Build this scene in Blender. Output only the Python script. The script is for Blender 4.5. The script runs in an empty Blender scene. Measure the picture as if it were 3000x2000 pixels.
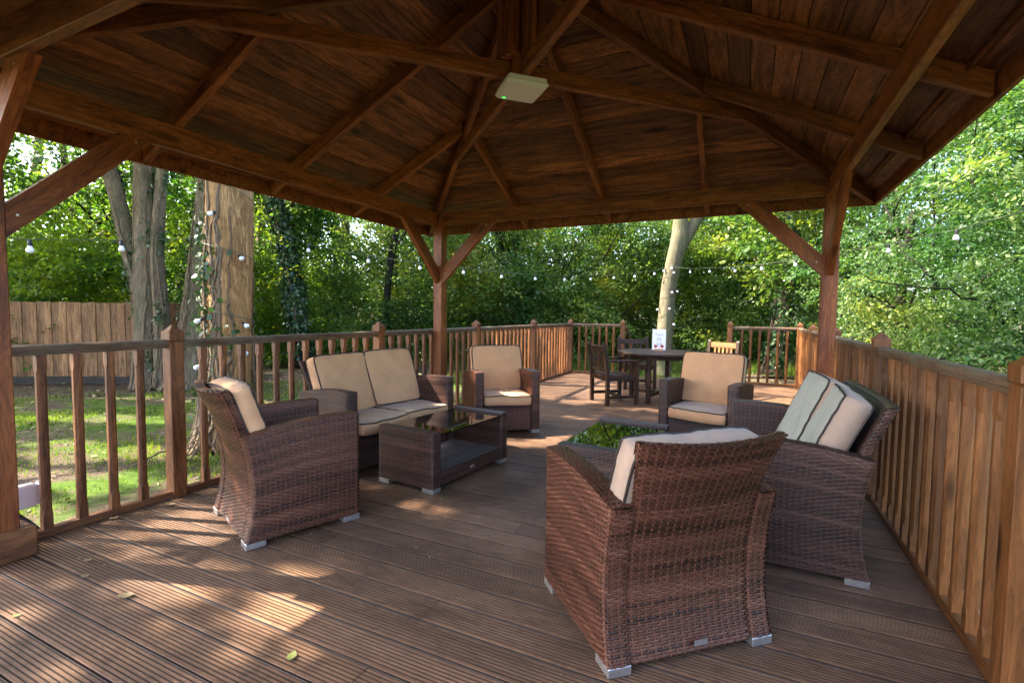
import bpy, bmesh, math, random
import numpy as np
from mathutils import Vector, Matrix, noise
random.seed(7); RNG = np.random.default_rng(11)
SC = bpy.context.scene; COL = SC.collection
pi = math.pi

# ------------------------------------------------------------------ camera, world, sun, exposure
YAW, PIT, ROLL = -0.4452, -0.057, -0.0108
cam = bpy.data.objects.new('camera', bpy.data.cameras.new('camera'))
COL.objects.link(cam); SC.camera = cam
fw = Vector((math.sin(YAW)*math.cos(PIT), math.cos(YAW)*math.cos(PIT), math.sin(PIT)))
rr = Vector((math.cos(YAW), -math.sin(YAW), 0)); uu = rr.cross(fw)
Rc = rr*math.cos(ROLL) - uu*math.sin(ROLL); Uc = rr*math.sin(ROLL) + uu*math.cos(ROLL)
cam.matrix_world = Matrix((( Rc.x, Uc.x, -fw.x, 3.3991), (Rc.y, Uc.y, -fw.y, -5.0218), (Rc.z, Uc.z, -fw.z, 1.2915), (0, 0, 0, 1)))
cam.data.sensor_width = 36; cam.data.lens = 1437.359/3000*36
cam.data.clip_start = 0.05; cam.data.clip_end = 900
SUN_EL = math.radians(45); SUN_AZ = math.atan2(-.95, -.31)        # the sun stands to the left and a little behind
world = bpy.data.worlds.new('World'); SC.world = world; world.use_nodes = True
wn = world.node_tree; bg = wn.nodes['Background']
sky = wn.nodes.new('ShaderNodeTexSky'); sky.sky_type = 'NISHITA'; sky.sun_disc = False
sky.sun_elevation = SUN_EL; sky.sun_rotation = SUN_AZ % (2*pi)
wn.links.new(sky.outputs[0], bg.inputs[0]); bg.inputs[1].default_value = 0.15
sky.air_density = .75; sky.dust_density = 2.6; sky.ozone_density = .5
sun = bpy.data.objects.new('sun', bpy.data.lights.new('sun', 'SUN')); COL.objects.link(sun)
sun.data.energy = 3.1; sun.data.angle = math.radians(0.55); sun.data.color = (1.0, 0.91, 0.76)
SUND = Vector((.95, .31, -1.0)).normalized()
sun.rotation_euler = SUND.to_track_quat('-Z', 'Y').to_euler(); sun.location = (-12, -8, 14)
vs = SC.view_settings; vs.view_transform = 'Standard'; vs.look = 'None'; vs.gamma = 1; vs.use_curve_mapping = False
vs.exposure = 3.22
SC.cycles.max_bounces = 8; SC.cycles.diffuse_bounces = 5; SC.cycles.glossy_bounces = 3
SC.cycles.transmission_bounces = 6; SC.cycles.transparent_max_bounces = 8
SC.cycles.use_denoising = True; SC.cycles.caustics_reflective = False; SC.cycles.caustics_refractive = False
SC.cycles.sample_clamp_indirect = 6

# ------------------------------------------------------------------ helpers
W = {}
def link(o, parent=None, M=None):
    M = Matrix() if M is None else M
    COL.objects.link(o)
    if parent is not None:
        o.parent = parent; o.matrix_basis = W[parent.name].inverted() @ M
    else:
        o.matrix_basis = M
    W[o.name] = M.copy()
    return o
def T(x, y, z=0, rz=0): return Matrix.Translation((x, y, z)) @ Matrix.Rotation(rz, 4, 'Z')
def thing(name, label, cat, M, group=None, kind=None):
    o = bpy.data.objects.new(name, None); o.empty_display_size = .2
    tag(o, label, cat, group, kind); return link(o, None, M)
def tag(o, label=None, cat=None, group=None, kind=None):
    if label: o['label'] = label
    if cat: o['category'] = cat
    if group: o['group'] = group
    if kind: o['kind'] = kind
    return o
def put(name, me, parent=None, M=None, mat=None):
    if mat is not None and len(me.materials) == 0: me.materials.append(mat)
    o = bpy.data.objects.new(name, me)
    return link(o, parent, M)
KIDS = {}
def copy_tree(root, M):
    r = root.copy(); COL.objects.link(r); r.matrix_basis = M; W[r.name] = M.copy()
    def rec(src, dst):
        for ch in src.children:
            c = ch.copy(); COL.objects.link(c); c.parent = dst; c.matrix_basis = ch.matrix_basis.copy()
            W[c.name] = W[dst.name] @ c.matrix_basis
            rec(ch, c)
    rec(root, r); return r
def mesh_np(name, V, F, mat=None, smooth=False, tone=None, mi=None, mats=None):
    """F is an (n,k) array or a list of such arrays"""
    V = np.asarray(V, np.float32).reshape(-1, 3)
    Fs = F if isinstance(F, list) and np.ndim(F[0]) == 2 else [np.array(F)]
    Fs = [np.asarray(f, np.int32) for f in Fs if len(f)]
    me = bpy.data.meshes.new(name); me.vertices.add(len(V)); me.vertices.foreach_set('co', V.ravel())
    nl = sum(f.size for f in Fs); nf = sum(len(f) for f in Fs)
    me.loops.add(nl); me.polygons.add(nf)
    me.loops.foreach_set('vertex_index', np.concatenate([f.ravel() for f in Fs]))
    tot = np.concatenate([np.full(len(f), f.shape[1], np.int32) for f in Fs])
    me.polygons.foreach_set('loop_start', np.concatenate([[0], np.cumsum(tot)[:-1]]).astype(np.int32))
    me.polygons.foreach_set('loop_total', tot)
    me.polygons.foreach_set('use_smooth', np.full(nf, bool(smooth)))
    if tone is not None:
        a = me.attributes.new('tone', 'FLOAT', 'FACE'); a.data.foreach_set('value', np.asarray(tone, np.float32))
    if mats:
        for m in mats: me.materials.append(m)
        me.polygons.foreach_set('material_index', np.asarray(mi, np.int32))
    elif mat: me.materials.append(mat)
    me.update(calc_edges=True)
    return me
_bc = {}
def box_mesh(L, w, h, bev=.003, mat=None):
    """a timber lying along +X from x=0 to L, centred on Y and Z"""
    k = (round(L, 4), round(w, 4), round(h, 4), bev, mat.name if mat else '')
    if k in _bc: return _bc[k]
    bm = bmesh.new(); bmesh.ops.create_cube(bm, size=1)
    for v in bm.verts: v.co = Vector(((v.co.x+.5)*L, v.co.y*w, v.co.z*h))
    if bev: bmesh.ops.bevel(bm, geom=list(bm.edges), offset=bev, segments=1, affect='EDGES')
    me = bpy.data.meshes.new('timber'); bm.to_mesh(me); bm.free()
    if mat: me.materials.append(mat)
    _bc[k] = me; return me
def frame(p0, p1, up=(0, 0, 1)):
    p0 = Vector(p0); x = (Vector(p1)-p0).normalized(); z = Vector(up); z = (z - x*z.dot(x)).normalized(); y = z.cross(x)
    return Matrix(((x.x, y.x, z.x, p0.x), (x.y, y.y, z.y, p0.y), (x.z, y.z, z.z, p0.z), (0, 0, 0, 1)))
def beam(name, p0, p1, w, h, mat, parent, up=(0, 0, 1), bev=.003):
    L = (Vector(p1)-Vector(p0)).length
    return put(name, box_mesh(L, w, h, bev, mat), parent, frame(p0, p1, up))
def put_prism(name, poly, axis_len, mat, parent, M, ang):
    """a prism whose grain (local X) runs at the angle ang above the horizontal"""
    c, s = math.cos(ang), math.sin(ang)
    me = prism_mesh(name, [(x*c+z*s, -x*s+z*c) for x, z in poly], axis_len, mat)
    return put(name, me, parent, M @ Matrix.Rotation(-ang, 4, 'Y'))
def prism_mesh(name, poly, axis_len, mat):
    """polygon in local XZ, extruded along Y"""
    n = len(poly); V = [(x, y, z) for y in (-axis_len/2, axis_len/2) for x, z in poly]
    bm = bmesh.new(); vs_ = [bm.verts.new(v) for v in V]
    bm.faces.new(vs_[:n]); bm.faces.new(vs_[n:][::-1])
    for i in range(n): bm.faces.new((vs_[i], vs_[(i+1) % n], vs_[n+(i+1) % n], vs_[n+i]))
    bmesh.ops.recalc_face_normals(bm, faces=bm.faces)
    me = bpy.data.meshes.new(name); bm.to_mesh(me); bm.free(); me.materials.append(mat); return me
def tube_np(P, R, n=8, wob=None, cap=True):
    """swept tube as numpy arrays"""
    P = np.asarray(P, float); m = len(P); R = np.broadcast_to(np.asarray(R, float), (m,))
    Tn = np.gradient(P, axis=0); Tn /= np.linalg.norm(Tn, axis=1)[:, None]+1e-9
    ref = np.array([0, 0, 1.]) if abs(Tn[0, 2]) < .9 else np.array([1., 0, 0])
    A = np.zeros_like(P); a = np.cross(Tn[0], ref); a /= np.linalg.norm(a)
    for i in range(m):
        a = a - Tn[i]*(a@Tn[i]); a /= np.linalg.norm(a)+1e-9; A[i] = a
    B = np.cross(Tn, A); th = np.arange(n)*2*pi/n
    rad = R[:, None]*np.ones((m, n))
    if wob is not None: rad = rad*wob(np.arange(m)[:, None]/m, th[None, :], P)
    V = P[:, None]+rad[..., None]*(A[:, None]*np.cos(th)[None, :, None]+B[:, None]*np.sin(th)[None, :, None])
    V = V.reshape(-1, 3); i = np.arange(m-1)[:, None]*n; j = np.arange(n)[None, :]; k = (j+1) % n
    F = np.stack([i+j, i+k, i+n+k, i+n+j], -1).reshape(-1, 4)
    Fs = F[:, ::-1]
    if cap:
        V = np.vstack([V, P[:1], P[-1:]]); c0 = m*n; c1 = m*n+1; jj = np.arange(n); kk = (jj+1) % n
        C = np.vstack([np.stack([np.full(n, c0), jj, kk, kk], -1), np.stack([np.full(n, c1), (m-1)*n+kk, (m-1)*n+jj, (m-1)*n+jj], -1)])
        return V, Fs, C[:, :3]
    return V, Fs, np.zeros((0, 3), int)
class Acc:
    def __init__(s): s.V = []; s.F = {}; s.n = 0; s.t = {}
    def add(s, V, *Fs, tone=.5):
        V = np.asarray(V, float).reshape(-1, 3)
        for F in Fs:
            F = np.asarray(F, int)
            if len(F) == 0: continue
            s.F.setdefault(F.shape[1], []).append(F+s.n)
            s.t.setdefault(F.shape[1], []).append(np.broadcast_to(np.asarray(tone, float), (len(F),)))
        s.V.append(V); s.n += len(V); return s
    def box(s, c, d, tone=.5, M=None):
        c = np.array(c, float); d = np.array(d, float)/2
        V = np.array([[x, y, z] for x in (-1, 1) for y in (-1, 1) for z in (-1, 1)])*d+c
        if M is not None: V = (np.c_[V, np.ones(8)]@np.array(M).T)[:, :3]
        F = [[0, 1, 3, 2], [4, 6, 7, 5], [0, 4, 5, 1], [2, 3, 7, 6], [0, 2, 6, 4], [1, 5, 7, 3]]
        return s.add(V, F, tone=tone)
    def mesh(s, name, mat=None, smooth=False):
        ks = sorted(s.F); return mesh_np(name, np.vstack(s.V), [np.vstack(s.F[k]) for k in ks], mat, smooth, np.concatenate([np.concatenate(s.t[k]) for k in ks]))

# ------------------------------------------------------------------ materials
def nodes(name):
    m = bpy.data.materials.new(name); m.use_nodes = True; nt = m.node_tree; return m, nt, nt.nodes['Principled BSDF']
class NT:
    def __init__(s, nt): s.nt = nt
    def n(s, t, **kw):
        x = s.nt.nodes.new(t)
        for k, v in kw.items(): setattr(x, k, v)
        return x
    def l(s, a, b): s.nt.links.new(a, b)
    def val(s, sock, v):
        if isinstance(v, (int, float, tuple)): sock.default_value = v
        else: s.l(v, sock)
    def math(s, op, a, b=0., c=0., clamp=False):
        x = s.n('ShaderNodeMath', operation=op, use_clamp=clamp); s.val(x.inputs[0], a); s.val(x.inputs[1], b)
        if len(x.inputs) > 2: s.val(x.inputs[2], c)
        return x.outputs[0]
    def vmath(s, op, a, b=(0., 0., 0.)):
        x = s.n('ShaderNodeVectorMath', operation=op); s.val(x.inputs[0], a); s.val(x.inputs[1], b); return x.outputs[0]
    def noise(s, vec, scale, detail=4, rough=.55, dist=0.):
        x = s.n('ShaderNodeTexNoise'); s.l(vec, x.inputs['Vector']); x.inputs['Scale'].default_value = scale
        x.inputs['Detail'].default_value = detail; x.inputs['Roughness'].default_value = rough; x.inputs['Distortion'].default_value = dist
        return x.outputs['Fac']
    def mapr(s, v, a, b, c=0., d=1.):
        x = s.n('ShaderNodeMapRange'); s.val(x.inputs[0], v)
        for i, q in enumerate((a, b, c, d)): x.inputs[i+1].default_value = q
        return x.outputs[0]
    def mix(s, f, a, b, mode='MIX'):
        x = s.n('ShaderNodeMix', data_type='RGBA', blend_type=mode)
        s.val(x.inputs['Factor'], f); s.val(x.inputs['A'], a if not isinstance(a, tuple) else (*a[:3], 1)); s.val(x.inputs['B'], b if not isinstance(b, tuple) else (*b[:3], 1))
        return x.outputs['Result']
    def scale(s, vec, sc): return s.vmath('MULTIPLY', vec, sc)
    def bump(s, h, st, dist, bsdf):
        x = s.n('ShaderNodeBump'); s.l(h, x.inputs['Height']); x.inputs['Strength'].default_value = st; x.inputs['Distance'].default_value = dist
        s.l(x.outputs[0], bsdf.inputs['Normal'])
def wood(name, dark, mid, light, rough=.5, var=.3, knots=True, axis=0, spec=.35, dirt=None, grey=None, fig=1., groove=False):
    m, nt, b = nodes(name); g = NT(nt)
    tc = g.n('ShaderNodeTexCoord'); oi = g.n('ShaderNodeObjectInfo')
    off = g.n('ShaderNodeCombineXYZ')
    for i, k in enumerate((37., 91., 53.)): g.l(g.math('MULTIPLY', oi.outputs['Random'], k), off.inputs[i])
    base = g.vmath('ADD', tc.outputs['Object'], off.outputs[0])
    st = {0: ((1.1, 9., 9.), (2.5, 70., 70.), (1.7, 6.5, 6.5)), 2: ((9., 9., 1.1), (70., 70., 2.5), (6.5, 6.5, 1.7))}[axis]
    big = g.noise(g.scale(base, st[0]), 1.6, 5, .6, 1.2)
    fine = g.noise(g.scale(base, st[1]), 1.0, 3, .6)
    vo = g.n('ShaderNodeTexVoronoi'); g.l(g.scale(base, st[2]), vo.inputs['Vector']); vo.inputs['Scale'].default_value = 1.0
    ring = g.math('SINE', g.math('MULTIPLY', g.math('ADD', vo.outputs['Distance'], g.math('MULTIPLY', big, .8)), 46.))
    c = g.mix(g.mapr(big, .36, .64, .5-.5*fig, .5+.5*fig), dark, light)
    c = g.mix(g.mapr(fine, .38, .66, 0, .55), c, mid)
    c = g.mix(g.mapr(fine, .46, .30, 0, .55*fig), c, tuple(x*.6 for x in dark))
    c = g.mix(g.mapr(ring, .1, 1., 0, .42*fig), c, tuple(x*.45 for x in dark))
    if knots:
        sep = g.n('ShaderNodeSeparateColor'); g.l(vo.outputs['Color'], sep.inputs[0])
        k = g.math('MULTIPLY', g.mapr(vo.outputs['Distance'], .22, .07), g.mapr(sep.outputs[0], .38, .42))
        c = g.mix(g.math('MULTIPLY', k, .82), c, tuple(x*.22 for x in dark))
    br = g.mapr(oi.outputs['Random'], 0, 1, 1-var, 1+var)
    cc = g.n('ShaderNodeCombineXYZ')
    for i in range(3): g.l(br, cc.inputs[i])
    c = g.mix(1.0, c, cc.outputs[0], 'MULTIPLY')
    geo = g.n('ShaderNodeNewGeometry')
    if grey:      # weathered bloom
        w = g.noise(geo.outputs['Position'], 3.1, 4, .6)
        c = g.mix(g.mapr(w, .42, .68, 0, .75), c, grey)
    if dirt:
        w1 = g.noise(geo.outputs['Position'], 1.3, 6, .65, .6); w2 = g.noise(geo.outputs['Position'], 7., 5, .7)
        c = g.mix(g.mapr(w1, .46, .66, 0, .6), c, dirt)
        c = g.mix(g.mapr(w2, .55, .7, 0, .55), c, tuple(x*.5 for x in dirt))
        sp = g.noise(geo.outputs['Position'], 60., 2, .5)
        c = g.mix(g.mapr(sp, .70, .76, 0, .5), c, (.45, .36, .27))
        g.l(g.mapr(w1, .35, .65, rough-.12, rough+.15), b.inputs['Roughness'])
    else:
        g.l(g.mapr(fine, .3, .7, rough-.08, rough+.12), b.inputs['Roughness'])
    if groove:    # darker in the machined grooves and on the board edges
        at = g.n('ShaderNodeAttribute', attribute_name='tone'); c = g.mix(g.math('MULTIPLY', at.outputs['Fac'], .82), c, (.022, .014, .010))
    g.l(c, b.inputs['Base Color']); b.inputs['Specular IOR Level'].default_value = spec
    g.bump(g.math('ADD', fine, g.math('MULTIPLY', big, 1.2)), .35, .002, b)
    return m
def plain(name, col, rough=.5, metal=0., spec=.5, nscale=0, namt=.2, bump=0.):
    m, nt, b = nodes(name); g = NT(nt); b.inputs['Roughness'].default_value = rough; b.inputs['Metallic'].default_value = metal
    b.inputs['Specular IOR Level'].default_value = spec
    if nscale:
        tc = g.n('ShaderNodeTexCoord'); f = g.noise(tc.outputs['Object'], nscale, 5, .6)
        g.l(g.mix(g.mapr(f, .3, .7), tuple(c*(1-namt) for c in col), tuple(min(1, c*(1+namt)) for c in col)), b.inputs['Base Color'])
        if bump: g.bump(f, bump, .003, b)
    else: b.inputs['Base Color'].default_value = (*col, 1)
    return m
def leafmat(name, cols, trans=.45, rough=.50):
    m = bpy.data.materials.new(name); m.use_nodes = True; nt = m.node_tree; nt.nodes.clear(); g = NT(nt)
    out = g.n('ShaderNodeOutputMaterial'); at = g.n('ShaderNodeAttribute', attribute_name='tone')
    cr = g.n('ShaderNodeValToRGB'); g.l(at.outputs['Fac'], cr.inputs[0]); els = cr.color_ramp.elements
    while len(els) < len(cols): els.new(.5)
    for i, (p, c) in enumerate(cols): els[i].position = p; els[i].color = (*c, 1)
    geo = g.n('ShaderNodeNewGeometry'); hz = g.noise(geo.outputs['Position'], .55, 3, .6); col = cr.outputs[0]
    if name.startswith(('wood', 'hazel', 'sun')):   # different shrubs have different greens
        col = g.mix(g.mapr(hz, .50, .60), col, g.mix(1., col, (.78, .94, 1.10), 'MULTIPLY'))
        col = g.mix(g.mapr(hz, .46, .38), col, g.mix(1., col, (1.45, 1.12, .75), 'MULTIPLY'))
    di = g.n('ShaderNodeBsdfPrincipled'); g.l(col, di.inputs['Base Color']); di.inputs['Roughness'].default_value = rough
    di.inputs['Specular IOR Level'].default_value = .45
    tr = g.n('ShaderNodeBsdfTranslucent'); g.l(g.mix(1., col, (1.25, 1.35, .55), 'MULTIPLY'), tr.inputs[0])
    mx = g.n('ShaderNodeMixShader'); mx.inputs[0].default_value = trans; g.l(di.outputs[0], mx.inputs[1]); g.l(tr.outputs[0], mx.inputs[2])
    g.l(mx.outputs[0], out.inputs[0]); return m
def bark(name, c0, c1, c2, sx=1., bump=.6, moss=None):
    m, nt, b = nodes(name); g = NT(nt); tc = g.n('ShaderNodeTexCoord'); v = tc.outputs['Object']
    f = g.noise(g.scale(v, (14*sx, 14*sx, 2.6)), 1., 6, .65, .8); f2 = g.noise(v, 3., 4, .6)
    rg = g.math('ABSOLUTE', g.math('SUBTRACT', f, .5))
    c = g.mix(g.mapr(rg, 0, .12), c0, c1); c = g.mix(g.mapr(f2, .4, .65, 0, .7), c, c2)
    if moss:
        f3 = g.noise(v, 1.7, 4, .6); c = g.mix(g.mapr(f3, .48, .62, 0, .6), c, moss)
    g.l(c, b.inputs['Base Color']); b.inputs['Roughness'].default_value = .85; b.inputs['Specular IOR Level'].default_value = .2
    g.bump(g.mapr(rg, 0, .15), bump, .015, b); return m

M_post = wood('stained_post_timber', (.120, .030, .008), (.235, .066, .017), (.33, .105, .028), .45, .15)
M_roof = wood('stained_roof_boards', (.070, .022, .008), (.205, .070, .024), (.37, .145, .052), .5, .50)
M_raft = wood('stained_rafters', (.105, .030, .009), (.26, .079, .023), (.39, .135, .040), .5, .18)
M_rail = wood('stained_railing', (.085, .029, .010), (.180, .066, .023), (.27, .108, .038), .55, .28)
M_hand = wood('weathered_handrail', (.070, .034, .017), (.135, .072, .038), (.20, .115, .066), .55, .12, knots=False, grey=(.15, .125, .085))
M_rrail = wood('orange_brown_railing', (.075, .028, .009), (.17, .062, .018), (.26, .105, .032), .45, .34)
M_deck = wood('weathered_deck_boards', (.115, .055, .029), (.215, .110, .057), (.325, .180, .098), .55, .25, knots=False, dirt=(.075, .042, .028), spec=.28, fig=.55, groove=True)
M_railV = wood('stained_railing_uprights', (.085, .028, .009), (.190, .066, .021), (.29, .110, .036), .5, .30, axis=2)
M_rrailV = wood('orange_brown_uprights', (.055, .020, .006), (.150, .053, .014), (.26, .100, .028), .45, .42, axis=2, fig=.6)
M_fence = wood('fence_boards', (.12, .048, .017), (.30, .135, .050), (.42, .215, .088), .65, .30)
M_fdark = wood('fence_gravel_board', (.02, .014, .010), (.035, .025, .018), (.05, .034, .024), .7, .1, knots=False)
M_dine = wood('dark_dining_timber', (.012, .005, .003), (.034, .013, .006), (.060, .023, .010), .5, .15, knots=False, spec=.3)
M_dine_sun = wood('dining_timber_painted_sun', (.16, .052, .012), (.30, .105, .024), (.40, .15, .036), .42, .1, knots=False, spec=.5)  # sunlit orange of the back slats, put into the timber colour
M_met = plain('brushed_foot_metal', (.55, .52, .50), .38, .85, nscale=30, namt=.15)
M_plas = plain('white_lamp_plastic', (.86, .86, .90), .35)
M_box = plain('pale_socket_plastic', (.62, .52, .49), .4)
M_blk = plain('black_rubber', (.012, .012, .012), .5)
M_cable = plain('string_light_cable', (.07, .085, .05), .5)
M_bulb = plain('frosted_bulb_glass', (.86, .88, .95), .15)
M_pip = plain('dark_brown_piping', (.030, .018, .014), .6)
M_paper = plain('menu_card_paper', (.80, .76, .78), .5)
M_ink = plain('menu_black_ink', (.03, .03, .035), .6); M_red = plain('menu_red_ink', (.33, .035, .03), .6)
M_block = plain('menu_stand_wood', (.42, .24, .15), .5)

def fabric(name, c):
    m, nt, b = nodes(name); g = NT(nt); tc = g.n('ShaderNodeTexCoord'); v = tc.outputs['Object']
    f = g.noise(v, 6., 5, .6); f2 = g.noise(v, 400., 2, .5); f3 = g.noise(v, 17., 4, .7)
    col = g.mix(g.mapr(f, .35, .7), tuple(x*.86 for x in c), c)
    col = g.mix(g.mapr(f3, .66, .78, 0, .35), col, tuple(x*.55 for x in c))
    g.l(col, b.inputs['Base Color']); b.inputs['Roughness'].default_value = .8; b.inputs['Specular IOR Level'].default_value = .25
    b.inputs['Sheen Weight'].default_value = .15
    g.bump(g.math('ADD', g.math('MULTIPLY', f, 2.), g.math('MULTIPLY', f2, .15)), .35, .006, b); return m
M_tan = fabric('tan_cushion_canvas', (.70, .37, .185)); M_greygreen = fabric('grey_green_canvas', (.44, .44, .37)); M_cream = fabric('cream_cushion_canvas', (.49, .335, .235))  # right sofa's cushion faces are greyer and greener than the tan ones
def wicker(name, dark, mid, light):
    m, nt, b = nodes(name); g = NT(nt); at = g.n('ShaderNodeAttribute', attribute_name='tone'); tc = g.n('ShaderNodeTexCoord')
    f = g.noise(g.scale(tc.outputs['Object'], (20., 20., 60.)), 1., 3, .6)
    cr = g.n('ShaderNodeValToRGB'); g.l(g.math('ADD', at.outputs['Fac'], g.math('MULTIPLY', g.math('SUBTRACT', f, .5), .35)), cr.inputs[0])
    e = cr.color_ramp.elements; e.new(.5)
    for i, (p, c) in enumerate(((.12, dark), (.5, mid), (.9, light))): e[i].position = p; e[i].color = (*c, 1)
    g.l(cr.outputs[0], b.inputs['Base Color']); b.inputs['Roughness'].default_value = .36; b.inputs['Specular IOR Level'].default_value = .38
    return m
M_wred = wicker('red_brown_wicker', (.018, .009, .006), (.096, .035, .020), (.185, .074, .043))
M_wdrk = wicker('dark_plum_wicker', (.016, .010, .008), (.064, .029, .021), (.135, .068, .050))

# ------------------------------------------------------------------ ground
GZ = -.36
def ground():
    m, nt, b = nodes('lawn_and_leaf_litter'); g = NT(nt); geo = g.n('ShaderNodeNewGeometry'); p = geo.outputs['Position']
    a = g.noise(p, .95, 6, .65, .6); f = g.noise(p, 9., 6, .7); ff = g.noise(p, 60., 4, .7)
    grass = g.mix(g.mapr(f, .35, .65), (.040, .085, .012), (.105, .165, .022))
    soil = g.mix(g.mapr(ff, .35, .65), (.045, .030, .020), (.20, .145, .10))
    c = g.mix(g.mapr(a, .44, .55), grass, soil)
    sx = g.n('ShaderNodeSeparateXYZ'); g.l(p, sx.inputs[0])
    far = g.math('MAXIMUM', g.mapr(sx.outputs[1], 5.6, 7.5), g.mapr(g.math('ADD', sx.outputs[0], g.math('MULTIPLY', sx.outputs[1], -.57)), -6.9, -8.1))
    c = g.mix(g.math('MULTIPLY', far, .85), c, soil)
    g.l(c, b.inputs['Base Color']); b.inputs['Roughness'].default_value = .95; b.inputs['Specular IOR Level'].default_value = .1
    g.bump(g.math('ADD', f, ff), .8, .03, b)
    n = 90; xs = np.sign(np.linspace(-1, 1, n))*np.abs(np.linspace(-1, 1, n))**2.6*320; X, Y = np.meshgrid(xs, xs, indexing='ij')
    Z = np.zeros_like(X)+GZ
    for i in range(n):
        for j in range(n):
            r = math.hypot(X[i, j]-2, Y[i, j]+1)
            if r > 5: Z[i, j] += .10*noise.noise((X[i, j]*.22, Y[i, j]*.22, 3))*min(1, (r-5)/6) + max(0, min(r, 40)-19)*.03
    V = np.stack([X, Y, Z], -1).reshape(-1, 3); i = np.arange(n-1)[:, None]*n; j = np.arange(n-1)[None]
    F = np.stack([i+j, i+n+j, i+n+j+1, i+j+1], -1).reshape(-1, 4)
    o = put('ground', mesh_np('ground', V, F, m, True)); tag(o, kind='structure')
ground()

# ------------------------------------------------------------------ deck
DX0, DX1, DY0, DY1 = -.20, 4.30, -7.2, 5.40
def deck():
    root = tag(thing('deck', None, None, T(0, 0, 0)), kind='structure')
    cache = {}
    def board(L, w=.145, t=.028):
        k = round(L, 3)
        if k in cache: return cache[k]
        n = 8; pitch = (w-.008)/n; prof = [(-w/2, -t), (-w/2, -.0015), (-w/2+.0015, 0)]
        for i in range(n):
            x0 = -w/2+.004+i*pitch
            prof += [(x0+.0008, 0), (x0+pitch*.66, 0), (x0+pitch*.72, -.005), (x0+pitch*.94, -.005)]
        prof += [(w/2-.0015, 0), (w/2, -.0015), (w/2, -t)]
        p = np.array(prof); m = len(p)
        V = np.vstack([np.c_[np.zeros(m), p], np.c_[np.full(m, L), p]])
        j = np.arange(m-1); F = np.stack([j, j+m, j+m+1, j+1], -1)
        me = mesh_np('deck_board', V, F[:, ::-1], M_deck, tone=[1. if (p[q, 1] < -.004 or p[q+1, 1] < -.004 or q in (0, m-2)) else 0. for q in range(m-1)])
        cache[k] = me; return me
    y = DY0+.075; k = 0
    while y < DY1-.05:
        cuts = [DX0, DX1]
        if k % 3 == 1: cuts = [DX0, DX0+2.4, DX1]
        elif k % 5 == 2: cuts = [DX0, DX0+1.5, DX1]
        for a, b in zip(cuts[:-1], cuts[1:]):
            put('deck_board', board(b-a-.003), root, T(a, y, random.uniform(-.0012, .0012)))
        y += .1530; k += 1
    for a, b in (((DX0-.012, DY0, -.19), (DX0-.012, DY1, -.19)), ((DX1+.012, DY0, -.19), (DX1+.012, DY1, -.19)), ((DX0, DY1+.012, -.19), (DX1, DY1+.012, -.19))):
        beam('deck_edge_board', a, b, .022, .30, M_rail, root)
    for x in np.linspace(DX0+.1, DX1-.1, 8): beam('deck_joist', (x, DY0+.05, -.115), (x, DY1-.05, -.115), .045, .14, M_rail, root)
    k = acc = Acc(); acc.box(((DX0+DX1)/2, (DY0+DY1)/2, -.24), (DX1-DX0-.1, DY1-DY0-.1, .02)); put('deck_underlay', acc.mesh('deck_underlay', M_blk), root)
deck()

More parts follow.
